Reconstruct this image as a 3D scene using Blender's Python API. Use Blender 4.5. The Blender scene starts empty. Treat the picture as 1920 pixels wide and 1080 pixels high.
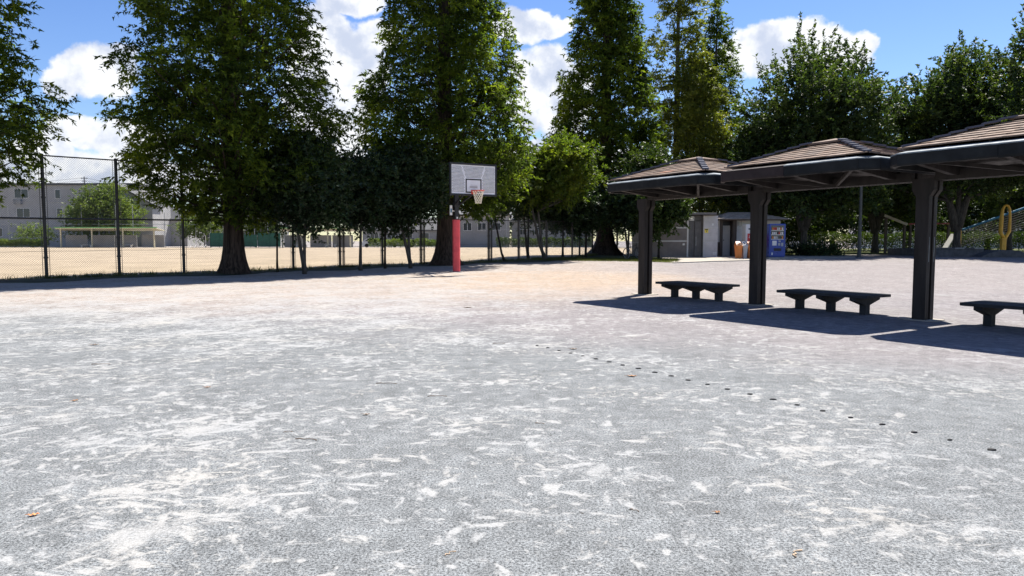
import bpy, bmesh, math, random
import numpy as np
from mathutils import Vector, Matrix
R = math.radians
random.seed(7)
scene = bpy.context.scene
C = scene.collection
# ------------------------------------------------------------------ camera
F = 1330.0                     # focal length in pixels of a 1920 wide picture
EYE = 1.35
PITCH = math.atan(88 / F)
cam_d = bpy.data.cameras.new('camera')
cam_d.sensor_width = 36
cam_d.lens = F / 1920 * 36
cam_d.clip_start = 0.05
cam_d.clip_end = 6000
cam = bpy.data.objects.new('camera', cam_d)
C.objects.link(cam)
cam.location = (0, 0, EYE)
cam.rotation_euler = (R(90) - PITCH, 0, 0)
scene.camera = cam
# ------------------------------------------------------------------ light
SUN_AZ, SUN_EL = R(33.7), R(58)
sun_d = bpy.data.lights.new('sun', 'SUN')
sun_d.energy = 5.0
sun_d.angle = R(0.53)
sun_d.color = (1.0, 0.95, 0.87)
sun = bpy.data.objects.new('sun', sun_d)
C.objects.link(sun)
sd = Vector((math.sin(SUN_AZ) * math.cos(SUN_EL), math.cos(SUN_AZ) * math.cos(SUN_EL), math.sin(SUN_EL)))
sun.rotation_euler = sd.to_track_quat('Z', 'Y').to_euler()
sun.location = (20, 30, 60)
vs = scene.view_settings
vs.view_transform = 'Standard'
vs.look = 'None'
vs.gamma = 1
vs.use_curve_mapping = False
vs.exposure = 1.15
SKY_STRENGTH = 0.05

# ------------------------------------------------------------------ node helper
class NT:
    def __init__(s, tree):
        s.t = tree
    def n(s, kind, **kw):
        nd = s.t.nodes.new(kind)
        for k, v in kw.items():
            setattr(nd, k, v)
        return nd
    def link(s, a, b):
        s.t.links.new(a, b)
    def setin(s, sock, v):
        if isinstance(v, bpy.types.NodeSocket):
            s.link(v, sock)
        else:
            sock.default_value = v
    def math(s, op, a, b=0.0, c=None, clamp=False):
        nd = s.n('ShaderNodeMath', operation=op, use_clamp=clamp)
        s.setin(nd.inputs[0], a)
        s.setin(nd.inputs[1], b)
        if c is not None:
            s.setin(nd.inputs[2], c)
        return nd.outputs[0]
    def vmath(s, op, a, b=(0, 0, 0)):
        nd = s.n('ShaderNodeVectorMath', operation=op)
        s.setin(nd.inputs[0], a)
        s.setin(nd.inputs[1], b)
        return nd.outputs[0]
    def noise(s, vec, scale, detail=4, rough=0.55, dist=0.0, out=0):
        nd = s.n('ShaderNodeTexNoise')
        if vec is not None:
            s.link(vec, nd.inputs['Vector'])
        nd.inputs['Scale'].default_value = scale
        nd.inputs['Detail'].default_value = detail
        nd.inputs['Roughness'].default_value = rough
        nd.inputs['Distortion'].default_value = dist
        return nd.outputs[out]
    def ss(s, v, lo, hi, a=0.0, b=1.0):
        nd = s.n('ShaderNodeMapRange', interpolation_type='SMOOTHSTEP')
        s.setin(nd.inputs[0], v)
        nd.inputs[1].default_value = lo
        nd.inputs[2].default_value = hi
        nd.inputs[3].default_value = a
        nd.inputs[4].default_value = b
        return nd.outputs[0]
    def mix(s, fac, a, b, mode='MIX'):
        nd = s.n('ShaderNodeMix', data_type='RGBA', blend_type=mode)
        s.setin(nd.inputs[0], fac)
        s.setin(nd.inputs[6], a if not isinstance(a, tuple) else (*a[:3], 1))
        s.setin(nd.inputs[7], b if not isinstance(b, tuple) else (*b[:3], 1))
        return nd.outputs[2]
    def mapping(s, vec, loc=(0, 0, 0), rot=(0, 0, 0), scale=(1, 1, 1)):
        nd = s.n('ShaderNodeMapping')
        s.link(vec, nd.inputs[0])
        nd.inputs[1].default_value = loc
        nd.inputs[2].default_value = rot
        nd.inputs[3].default_value = scale
        return nd.outputs[0]

# ------------------------------------------------------------------ sky
def pix_dir(px, py):
    x, y = (px - 960) / F, (540 - py) / F
    f = Vector((0, math.cos(PITCH), -math.sin(PITCH)))
    u = Vector((0, math.sin(PITCH), math.cos(PITCH)))
    return (Vector((1, 0, 0)) * x + u * y + f).normalized()
def azel(px, py):
    d = pix_dir(px, py)
    return math.atan2(d.x, d.y), math.asin(d.z)

world = bpy.data.worlds.new('World')
scene.world = world
world.use_nodes = True
wt = world.node_tree
wt.nodes.clear()
w = NT(wt)
sky = w.n('ShaderNodeTexSky', sky_type='NISHITA')
sky.sun_disc = False
sky.sun_elevation = SUN_EL
sky.sun_rotation = SUN_AZ
sky.altitude = 0
sky.air_density = 1.0
sky.dust_density = 0.2
sky.ozone_density = 3.0
tc = w.n('ShaderNodeTexCoord').outputs['Generated']
sp = w.n('ShaderNodeSeparateXYZ')
w.link(tc, sp.inputs[0])
az = w.math('ARCTAN2', sp.outputs[0], sp.outputs[1])
el = w.math('ARCSINE', sp.outputs[2])
# cumulus: heaps given by their direction and angular size, broken up by noise
wn = w.n('ShaderNodeTexNoise')
wn.inputs['Scale'].default_value = 11
wn.inputs['Detail'].default_value = 7
wn.inputs['Roughness'].default_value = 0.55
w.link(tc, wn.inputs['Vector'])
ws = w.n('ShaderNodeSeparateColor')
w.link(wn.outputs['Color'], ws.inputs[0])
azw = w.math('ADD', az, w.math('MULTIPLY', w.math('SUBTRACT', ws.outputs[0], 0.5), 0.075))
elw = w.math('ADD', el, w.math('MULTIPLY', w.math('SUBTRACT', ws.outputs[1], 0.5), 0.06))
# px, py, half width, half height in photo pixels
BL = [(170, 135, 66, 48), (125, 160, 42, 30), (225, 140, 50, 46), (150, 252, 85, 34), (70, 285, 70, 40), (240, 262, 80, 36),
      (610, 80, 55, 70), (665, 150, 62, 96), (590, 165, 60, 95), (640, 265, 75, 62), (660, -2, 60, 24), (705, 70, 45, 36),
      (985, 45, 62, 30), (1035, 55, 35, 18), (1015, 150, 55, 60), (1050, 205, 60, 80), (985, 215, 45, 50),
      (1415, 92, 62, 42), (1490, 86, 72, 46), (1560, 98, 72, 40), (1622, 92, 34, 30), (1450, 115, 80, 30),
      (200, 330, 260, 40), (620, 330, 200, 40), (1080, 320, 260, 45), (1600, 350, 420, 40)]
field = None
for (bx, by, rw, rh) in BL:
    a0, e0 = azel(bx, by)
    ca = math.cos(math.atan((bx - 960) / F))
    ra, re = 1.12 * rw / F * ca * ca, 1.1 * rh / F * ca
    da = w.math('MULTIPLY', w.math('SUBTRACT', azw, a0), 1 / ra)
    de = w.math('MULTIPLY', w.math('SUBTRACT', elw, e0), 1 / re)
    r2 = w.math('ADD', w.math('MULTIPLY', da, da), w.math('MULTIPLY', de, de))
    v = w.math('SUBTRACT', 1.0, r2)
    field = v if field is None else w.math('MAXIMUM', field, v)
# the rest of the sky carries the same scattered heaps
gv = w.n('ShaderNodeVectorMath', operation='DIVIDE')
cz = w.n('ShaderNodeCombineXYZ')
zz = w.math('ADD', w.math('MAXIMUM', sp.outputs[2], 0.0), 0.12)
for i_ in range(3):
    w.link(zz, cz.inputs[i_])
w.link(tc, gv.inputs[0])
w.link(cz.outputs[0], gv.inputs[1])
gen = w.noise(gv.outputs[0], 1.1, 7, 0.55)
away = w.math('MAXIMUM', w.ss(w.math('ABSOLUTE', az), 0.66, 0.95), w.ss(el, 0.36, 0.5))
genf = w.math('MULTIPLY', w.math('SUBTRACT', gen, 0.55), 4.0)
genf = w.math('SUBTRACT', genf, w.math('MULTIPLY', w.math('SUBTRACT', 1.0, away), 9.0))
field = w.math('MAXIMUM', field, genf)
fine = w.noise(tc, 46, 6, 0.6)
field = w.math('ADD', field, w.math('MULTIPLY', w.math('SUBTRACT', fine, 0.5), 1.0))
mask = w.ss(field, -0.02, 0.42)
lump = w.noise(tc, 17, 6, 0.55)
lump2 = w.noise(w.mapping(tc, loc=(0.012, 0.0, 0.022)), 17, 6, 0.55)
relief = w.math('MULTIPLY', w.math('SUBTRACT', lump, lump2), 1.3)
body = w.math('ADD', w.ss(field, 0.1, 1.5, 1.0, 0.86), relief)
ccol = w.mix(w.ss(body, 0.7, 1.05), (0.60, 0.66, 0.80), (0.97, 0.98, 1.0))
cl = w.n('ShaderNodeVectorMath', operation='SCALE')
w.link(ccol, cl.inputs[0])
CLOUD_GAIN = cl.inputs[3]
CLOUD_GAIN.default_value = 0.50 / SKY_STRENGTH
hs = w.n('ShaderNodeHueSaturation')
hs.inputs['Saturation'].default_value = 1.20
hs.inputs['Value'].default_value = 1.42
hs.inputs['Hue'].default_value = 0.513
w.link(sky.outputs[0], hs.inputs['Color'])
SKYCOL = hs.outputs[0]
fin = w.mix(w.math('MULTIPLY', mask, 0.96), SKYCOL, cl.outputs[0])
bg = w.n('ShaderNodeBackground')
bg.inputs[1].default_value = SKY_STRENGTH
w.link(fin, bg.inputs[0])
wo = w.n('ShaderNodeOutputWorld')
w.link(bg.outputs[0], wo.inputs[0])
# ------------------------------------------------------------------ materials
def mat(name, col, rough=0.7, var=0.15, scale=6.0, bump=0.0, bscale=40.0, metal=0.0, stretch=(1, 1, 1), spec=0.4, col2=None, coords='Object'):
    m = bpy.data.materials.new(name)
    m.use_nodes = True
    t = NT(m.node_tree)
    b = m.node_tree.nodes['Principled BSDF']
    b.inputs['Roughness'].default_value = rough
    b.inputs['Metallic'].default_value = metal
    b.inputs['Specular IOR Level'].default_value = spec
    co = t.mapping(t.n('ShaderNodeTexCoord').outputs[coords], scale=stretch)
    n1 = t.noise(co, scale, 5, 0.6)
    d = tuple(c * (1 - var) for c in col) if col2 is None else col2
    e = tuple(min(1, c * (1 + var)) for c in col) if col2 is None else col
    t.link(t.mix(t.ss(n1, 0.3, 0.7), d, e), b.inputs['Base Color'])
    rr = t.ss(t.noise(co, scale * 2.3, 3), 0.3, 0.7, max(0.05, rough - 0.1), min(1, rough + 0.1))
    t.link(rr, b.inputs['Roughness'])
    if bump:
        bn = t.n('ShaderNodeBump')
        bn.inputs['Strength'].default_value = bump
        bn.inputs['Distance'].default_value = 0.01
        t.link(t.noise(co, bscale, 4, 0.6), bn.inputs['Height'])
        t.link(bn.outputs[0], b.inputs['Normal'])
    return m

def leaf_mat(name, c_dark, c_mid, c_light, trans=0.35, rough=0.5, spec=0.3):
    m = bpy.data.materials.new(name)
    m.use_nodes = True
    t = NT(m.node_tree)
    b = m.node_tree.nodes['Principled BSDF']
    out = m.node_tree.nodes['Material Output']
    b.inputs['Roughness'].default_value = rough
    b.inputs['Specular IOR Level'].default_value = spec
    at = t.n('ShaderNodeAttribute', attribute_name='tint').outputs['Fac']
    big = t.noise(t.n('ShaderNodeTexCoord').outputs['Object'], 0.55, 3)
    f = t.math('ADD', t.math('MULTIPLY', at, 0.6), t.math('MULTIPLY', t.ss(big, 0.3, 0.7), 0.4))
    cr = t.n('ShaderNodeValToRGB')
    cr.color_ramp.elements[0].position = 0.1
    cr.color_ramp.elements[0].color = (*c_dark, 1)
    cr.color_ramp.elements[1].position = 0.95
    cr.color_ramp.elements[1].color = (*c_light, 1)
    e = cr.color_ramp.elements.new(0.5)
    e.color = (*c_mid, 1)
    t.link(f, cr.inputs[0])
    t.link(cr.outputs[0], b.inputs['Base Color'])
    tr = t.n('ShaderNodeBsdfTranslucent')
    g = t.mix(1.0, cr.outputs[0], (1.5, 1.6, 0.55), 'MULTIPLY')
    t.link(g, tr.inputs[0])
    ms = t.n('ShaderNodeMixShader')
    ms.inputs[0].default_value = trans
    t.link(b.outputs[0], ms.inputs[1])
    t.link(tr.outputs[0], ms.inputs[2])
    t.link(ms.outputs[0], out.inputs[0])
    return m

def bark_mat(name, c1, c2, sx=9.0, bump=0.6):
    m = bpy.data.materials.new(name)
    m.use_nodes = True
    t = NT(m.node_tree)
    b = m.node_tree.nodes['Principled BSDF']
    b.inputs['Roughness'].default_value = 0.9
    b.inputs['Specular IOR Level'].default_value = 0.2
    co = t.mapping(t.n('ShaderNodeTexCoord').outputs['Object'], scale=(sx, sx, sx * 0.09))
    n1 = t.noise(co, 1.6, 6, 0.65, 0.6)
    t.link(t.mix(t.ss(n1, 0.35, 0.66), c1, c2), b.inputs['Base Color'])
    bn = t.n('ShaderNodeBump')
    bn.inputs['Strength'].default_value = bump
    bn.inputs['Distance'].default_value = 0.05
    t.link(n1, bn.inputs['Height'])
    t.link(bn.outputs[0], b.inputs['Normal'])
    return m

def ground_mat():
    m = bpy.data.materials.new('playground_gravel')
    m.use_nodes = True
    t = NT(m.node_tree)
    b = m.node_tree.nodes['Principled BSDF']
    b.inputs['Roughness'].default_value = 0.95
    b.inputs['Specular IOR Level'].default_value = 0.15
    co = t.n('ShaderNodeTexCoord').outputs['Object']
    s = t.n('ShaderNodeSeparateXYZ')
    t.link(co, s.inputs[0])
    X, Y = s.outputs[0], s.outputs[1]
    # which surfacing lies where: grey grit in front, pinkish grit on the right, tan sand towards the trees
    wob = t.math('MULTIPLY', t.math('SUBTRACT', t.noise(co, 0.28, 5, 0.6), 0.5), 7.0)
    yy = t.math('ADD', t.math('ADD', Y, t.math('MULTIPLY', X, -0.18)), wob)
    base = t.mix(t.ss(t.math('ADD', t.math('ADD', Y, t.math('MULTIPLY', X, 0.55)), wob), 7.5, 13.0), (0.142, 0.150, 0.154), (0.18, 0.1668, 0.1698))
    tanf = t.math('MULTIPLY', t.ss(yy, 12.5, 19.0), t.ss(t.math('ADD', X, wob), 2.5, 9.0, 1.0, 0.25))
    base = t.mix(tanf, base, (0.261, 0.219, 0.189))
    # a warmer sandy lobe in front of the court pole
    lobe = t.math('ADD', t.math('POWER', t.math('MULTIPLY', t.math('SUBTRACT', X, 1.0), 0.2), 2.0), t.math('POWER', t.math('MULTIPLY', t.math('SUBTRACT', Y, 25.0), 0.18), 2.0))
    base = t.mix(t.ss(t.math('ADD', lobe, t.math('MULTIPLY', wob, 0.12)), 0.2, 1.6, 0.8, 0.0), base, (0.3, 0.231, 0.171))
    # salt and pepper grit
    g1 = t.noise(co, 75, 2, 0.7)
    g2 = t.noise(co, 190, 2, 0.7)
    grit = t.math('ADD', t.math('MULTIPLY', g1, 0.55), t.math('MULTIPLY', g2, 0.45))
    gr = t.ss(grit, 0.37, 0.63, 0.26, 1.80)
    near = t.ss(Y, 3.0, 16.0, 1.0, 0.55)
    gr = t.math('ADD', t.math('MULTIPLY', t.math('SUBTRACT', gr, 1.0), near), 1.0)
    mid = t.math('MULTIPLY', t.ss(t.noise(co, 7, 5, 0.65), 0.3, 0.7, 0.80, 1.20), t.ss(t.noise(co, 1.7, 4, 0.6), 0.3, 0.7, 0.90, 1.10))
    mul = t.math('MULTIPLY', gr, mid)
    cm = t.n('ShaderNodeVectorMath', operation='SCALE')
    t.link(base, cm.inputs[0])
    t.link(mul, cm.inputs[3])
    col = cm.outputs[0]
    # dusty scuffs: pale dry sand dragged in many directions
    powder = t.math('ADD', t.math('MULTIPLY', t.noise(co, 60, 3, 0.7), 0.6), t.math('MULTIPLY', t.noise(co, 17, 3, 0.6), 0.4))
    sc = None
    dens = t.ss(t.noise(co, 0.7, 5, 0.65), 0.3, 0.7, -0.055, 0.052)
    dens = t.math('ADD', dens, t.math('MULTIPLY', t.ss(Y, 8.0, 13.0), t.ss(X, -3.0, 2.0, 0.05, 0.0)))
    dens = t.math('ADD', dens, t.ss(t.math('SUBTRACT', X, t.math('MULTIPLY', Y, 0.1)), -4.0, 2.0, 0.012, -0.008))
    for k, (ang, sx, sy, lo) in enumerate([(1.25, 3.2, 6.5, .605), (1.9, 3.4, 7.5, .61), (0.9, 3.4, 7.5, .61), (2.4, 4.2, 8.0, .61), (0.35, 3.6, 8.5, .605), (-0.3, 4.0, 9.0, .605), (0.1, 5.5, 6.5, .62), (0.5, 1.3, 1.6, .62), (1.57, 9.0, 13.0, .615), (0.0, 12.0, 14.0, .62), (2.9, 2.0, 11.0, .625), (0.15, 1.8, 12.0, .63)]):
        mp = t.n('ShaderNodeMapping', vector_type='TEXTURE')
        t.link(co, mp.inputs[0])
        mp.inputs[1].default_value = (k * 7.3, k * 3.1, 0)
        mp.inputs[2].default_value = (0, 0, ang)
        mp.inputs[3].default_value = (1 / sx, 1 / sy, 1)
        v = mp.outputs[0]
        n = t.noise(v, 1.0, 3, 0.55, 0.2)
        n = t.math('ADD', t.math('ADD', n, dens), t.math('MULTIPLY', t.math('SUBTRACT', powder, 0.5), 0.30))
        f = t.ss(n, lo, lo + 0.11)
        sc = f if sc is None else t.math('MAXIMUM', sc, f)
    sc = t.math('MULTIPLY', sc, t.ss(Y, 9.0, 24.0, 0.82, 0.5))
    sc = t.math('MULTIPLY', sc, t.ss(t.math('ADD', t.math('SUBTRACT', X, t.math('MULTIPLY', Y, 0.2)), wob), 0.0, 3.5, 1.0, 0.62))
    dust = t.mix(t.ss(t.noise(co, 0.9, 3), 0.4, 0.75), (0.348, 0.351, 0.348), (0.385, 0.372, 0.345))
    dust = t.mix(0.30, dust, t.mix(1.0, dust, t.mix(t.ss(grit, 0.36, 0.64), (0.5, 0.5, 0.5), (1.25, 1.25, 1.25)), 'MULTIPLY'))
    col = t.mix(sc, col, dust)
    spk = t.math('MULTIPLY', t.ss(t.noise(co, 120, 1, 0.5), 0.66, 0.74), t.ss(Y, 3.0, 12.0, 0.8, 0.2))
    col = t.mix(spk, col, (0.42, 0.42, 0.42))
    # dark crumbs
    vo = t.n('ShaderNodeTexVoronoi')
    vo.inputs['Scale'].default_value = 3.2
    t.link(co, vo.inputs['Vector'])
    crumb = t.math('MULTIPLY', t.ss(vo.outputs['Distance'], 0.02, 0.05, 0.8, 0.0), t.ss(t.noise(co, 0.8, 2), 0.5, 0.6))
    col = t.mix(crumb, col, (0.042, 0.036, 0.03))
    t.link(col, b.inputs['Base Color'])
    bn = t.n('ShaderNodeBump')
    bn.inputs['Strength'].default_value = 0.55
    bn.inputs['Distance'].default_value = 0.012
    h = t.math('ADD', t.math('MULTIPLY', grit, 0.6), t.math('MULTIPLY', t.noise(co, 7, 5, 0.65), 0.9))
    t.link(h, bn.inputs['Height'])
    t.link(bn.outputs[0], b.inputs['Normal'])
    return m

M = {}
M['ground'] = ground_mat()
M['field'] = mat('field_sand', (0.335, 0.272, 0.195), 0.95, 0.13, 0.35, 0.3, 20, spec=0.1)
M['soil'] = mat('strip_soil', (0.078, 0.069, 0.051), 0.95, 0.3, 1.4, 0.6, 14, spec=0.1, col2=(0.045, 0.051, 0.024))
M['lawn'] = mat('lawn', (0.096, 0.102, 0.03), 0.95, 0.3, 1.2, 0.6, 20, spec=0.1, col2=(0.048, 0.063, 0.018))
M['concrete'] = mat('pale_concrete', (0.33, 0.3, 0.258), 0.9, 0.14, 1.5, 0.3, 30, spec=0.2)
M['kerb'] = mat('kerb_concrete', (0.24, 0.234, 0.222), 0.9, 0.2, 3, 0.3, 30, spec=0.2)
M['grey_conc'] = mat('grey_concrete', (0.096, 0.096, 0.099), 0.9, 0.25, 3, 0.4, 25, spec=0.2)
M['bark'] = bark_mat('redwood_bark', (0.018, 0.0132, 0.0108), (0.078, 0.057, 0.045))
M['bark2'] = bark_mat('grey_bark', (0.042, 0.0378, 0.033), (0.114, 0.105, 0.093), 14, 0.4)
M['bark3'] = bark_mat('dark_bark', (0.015, 0.0132, 0.012), (0.042, 0.0372, 0.033), 12, 0.4)
M['leaf_red'] = leaf_mat('redwood_leaf', (0.020, 0.034, 0.011), (0.062, 0.094, 0.017), (0.26, 0.31, 0.032), 0.56, 0.6, 0.12)
M['leaf_yel'] = leaf_mat('yellowish_leaf', (0.05434, 0.07762, 0.01863), (0.1242, 0.1428, 0.02639), (0.2329, 0.2329, 0.03726), 0.48)
M['leaf_ever'] = leaf_mat('evergreen_leaf', (0.01229, 0.02281, 0.01229), (0.02457, 0.04388, 0.01755), (0.05265, 0.08775, 0.02808), 0.22, 0.45, 0.25)
M['leaf_zel'] = leaf_mat('broad_leaf', (0.01518, 0.02884, 0.01214), (0.03947, 0.06527, 0.01973), (0.1214, 0.1518, 0.03643), 0.40, 0.5, 0.28)
M['leaf_lime'] = leaf_mat('lime_leaf', (0.0385, 0.066, 0.0132), (0.0825, 0.121, 0.0176), (0.187, 0.198, 0.0242), 0.5)
M['leaf_bush'] = leaf_mat('bush_leaf', (0.01584, 0.0324, 0.00864), (0.036, 0.0612, 0.01296), (0.0792, 0.108, 0.0216), 0.30)
M['leaf_far'] = leaf_mat('far_leaf', (0.0576, 0.09792, 0.03456), (0.1152, 0.1613, 0.04032), (0.2189, 0.2534, 0.06912), 0.35)
M['grass'] = leaf_mat('grass_blade', (0.03, 0.039, 0.012), (0.06, 0.072, 0.018), (0.12, 0.12, 0.036), 0.35)
M['post_steel'] = mat('fence_steel', (0.036, 0.033, 0.033), 0.5, 0.2, 8, spec=0.4)
M['wire'] = mat('fence_wire', (0.0714, 0.0714, 0.063), 0.5, 0.1, 8, spec=0.5)
M['shelter'] = mat('dark_brown_timber', (0.03, 0.0246, 0.0228), 0.65, 0.25, 5, 0.25, 30, stretch=(1, 1, 0.15), spec=0.2)
M['fascia'] = mat('weathered_fascia', (0.01188, 0.01296, 0.01426), 0.65, 0.3, 3.0, 0.2, 12, spec=0.2)
M['fascia_brown'] = mat('brown_fascia', (0.0306, 0.02088, 0.02088), 0.65, 0.2, 3.0, 0.2, 12, spec=0.2)
M['flashing'] = mat('pale_flashing', (0.2188, 0.2448, 0.2604), 0.65, 0.3, 5, spec=0.15)
M['tile'] = mat('roof_tile', (0.1817, 0.1249, 0.0909), 0.8, 0.25, 4, 0.4, 30, spec=0.2)
M['tile2'] = mat('roof_tile_pale', (0.1925, 0.1371, 0.105), 0.8, 0.2, 4, 0.4, 30, spec=0.2)
M['tile3'] = mat('roof_tile_dark', (0.1342, 0.09645, 0.07547), 0.8, 0.25, 4, 0.4, 30, spec=0.2)
M['tile4'] = mat('roof_tile_orange', (0.375, 0.2025, 0.135), 0.8, 0.15, 4, 0.4, 30, spec=0.2)
M['hip'] = mat('hip_metal', (0.0924, 0.0966, 0.126), 0.8, 0.15, 5, spec=0.2)
M['bench'] = mat('bench_board', (0.0351, 0.03672, 0.0405), 0.85, 0.2, 7, 0.2, 40, stretch=(0.3, 2, 1), spec=0.2)
M['black'] = mat('black_steel', (0.018, 0.018, 0.020), 0.45, 0.2, 6)
M['rubber'] = mat('black_rubber', (0.012, 0.012, 0.014), 0.8, 0.2, 20)
M['pad'] = mat('red_padding', (0.63, 0.075, 0.09), 0.6, 0.15, 3, 0.15, 20)
M['board_white'] = mat('white_board', (0.74, 0.74, 0.76), 0.5, 0.05, 4)
M['rim'] = mat('orange_rim', (0.62, 0.09, 0.06), 0.45, 0.1, 6)
M['net'] = mat('net_cord', (0.74, 0.68, 0.55), 0.9, 0.1, 20)
M['white'] = mat('white_paint', (0.72, 0.71, 0.69), 0.6, 0.06, 2)
M['off_white'] = mat('off_white_paint', (0.72, 0.696, 0.648), 0.7, 0.08, 2)
M['sid_lit'] = mat('lit_siding', (0.525, 0.5, 0.4813), 0.7, 0.1, 2)  # stronger light on the right block is put into this paler colour
M['sid_dark'] = mat('brown_siding', (0.1955, 0.1667, 0.1495), 0.7, 0.12, 2)
M['sid_band'] = mat('pale_band', (0.55, 0.53, 0.50), 0.7, 0.08, 2)
M['door_dark'] = mat('charcoal_door', (0.0935, 0.088, 0.088), 0.5, 0.15, 3)
M['door_grey'] = mat('grey_door', (0.442, 0.4225, 0.39), 0.6, 0.08, 2)
M['brown'] = mat('brown_timber', (0.075, 0.056, 0.045), 0.7, 0.2, 4, stretch=(1, 1, 0.2))
M['shingle'] = mat('grey_shingle', (0.30, 0.255, 0.215), 0.85, 0.3, 6, 0.4, 20, spec=0.2)
M['blue_mach'] = mat('blue_enamel', (0.018, 0.055, 0.30), 0.35, 0.08, 2, spec=0.5)
M['red'] = mat('red_enamel', (0.55, 0.025, 0.03), 0.4, 0.08, 2, spec=0.5)
M['orange'] = mat('orange_plastic', (0.72, 0.22, 0.05), 0.5, 0.08, 3)
M['grey_pl'] = mat('grey_plastic', (0.45, 0.43, 0.42), 0.55, 0.08, 3)
M['yellow'] = mat('yellow_paint', (0.62, 0.36, 0.045), 0.5, 0.12, 4)
M['sign_yel'] = mat('yellow_sign', (0.75, 0.58, 0.08), 0.5, 0.05, 4)
M['blue_rail'] = mat('blue_rail', (0.030, 0.13, 0.22), 0.7, 0.1, 4, spec=0.15)
M['glass'] = mat('dark_glass', (0.035, 0.042, 0.05), 0.15, 0.1, 3, spec=0.6)
M['rope'] = mat('grey_rope', (0.10, 0.095, 0.09), 0.8, 0.1, 10)
M['red_beam'] = mat('red_beam', (0.22, 0.03, 0.03), 0.5, 0.1, 4)
M['beige'] = mat('beige_beam', (0.42, 0.36, 0.29), 0.6, 0.1, 4)
M['stucco'] = mat('grey_stucco', (0.3596, 0.3537, 0.3478), 0.85, 0.08, 0.5, spec=0.2)
M['stucco2'] = mat('pale_stucco', (0.3038, 0.297, 0.2903), 0.85, 0.08, 0.5, spec=0.2)
M['roof_grey'] = mat('grey_roofing', (0.0816, 0.084, 0.0888), 0.7, 0.12, 1)
M['green_roof'] = mat('green_edge', (0.16, 0.42, 0.14), 0.5, 0.1, 1)
M['cream'] = mat('cream_steel', (0.58, 0.53, 0.37), 0.5, 0.08, 1)
M['green'] = mat('green_net', (0.015, 0.09, 0.066), 0.6, 0.2, 2)
M['pole'] = mat('concrete_pole', (0.22, 0.215, 0.21), 0.8, 0.1, 3)
M['lamp_pole'] = mat('grey_green_pole', (0.045, 0.05, 0.05), 0.5, 0.15, 3)
M['galv'] = mat('galvanised', (0.34, 0.35, 0.36), 0.45, 0.1, 3, spec=0.5)
M['carwhite'] = mat('car_white', (0.6, 0.6, 0.62), 0.25, 0.03, 1, spec=0.6)
M['leaf_brown'] = mat('dry_leaf', (0.33, 0.17, 0.08), 0.8, 0.2, 30)
M['leaf_orange'] = mat('orange_leaf', (0.70, 0.27, 0.10), 0.8, 0.15, 30)
M['twig'] = mat('dry_twig', (0.20, 0.145, 0.10), 0.85, 0.2, 30)
M['twig_pale'] = mat('pale_twig', (0.50, 0.37, 0.25), 0.85, 0.2, 30)

# ------------------------------------------------------------------ building helpers
def gz(x, y):
    """the ground: level in front, rising a little towards the trees"""
    t = min(1.0, max(0.0, (y - 22) / 28))
    return 0.31 * t * t * (3 - 2 * t) * 0.5 + 0.31 * t * 0.5
def at(px, Y):
    return (px - 960) / F * (Y * math.cos(PITCH) + 1.2 * math.sin(PITCH))
def zat(py, Y):
    return EYE + Y * math.tan(math.atan((540 - py) / F) - PITCH)

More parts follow.
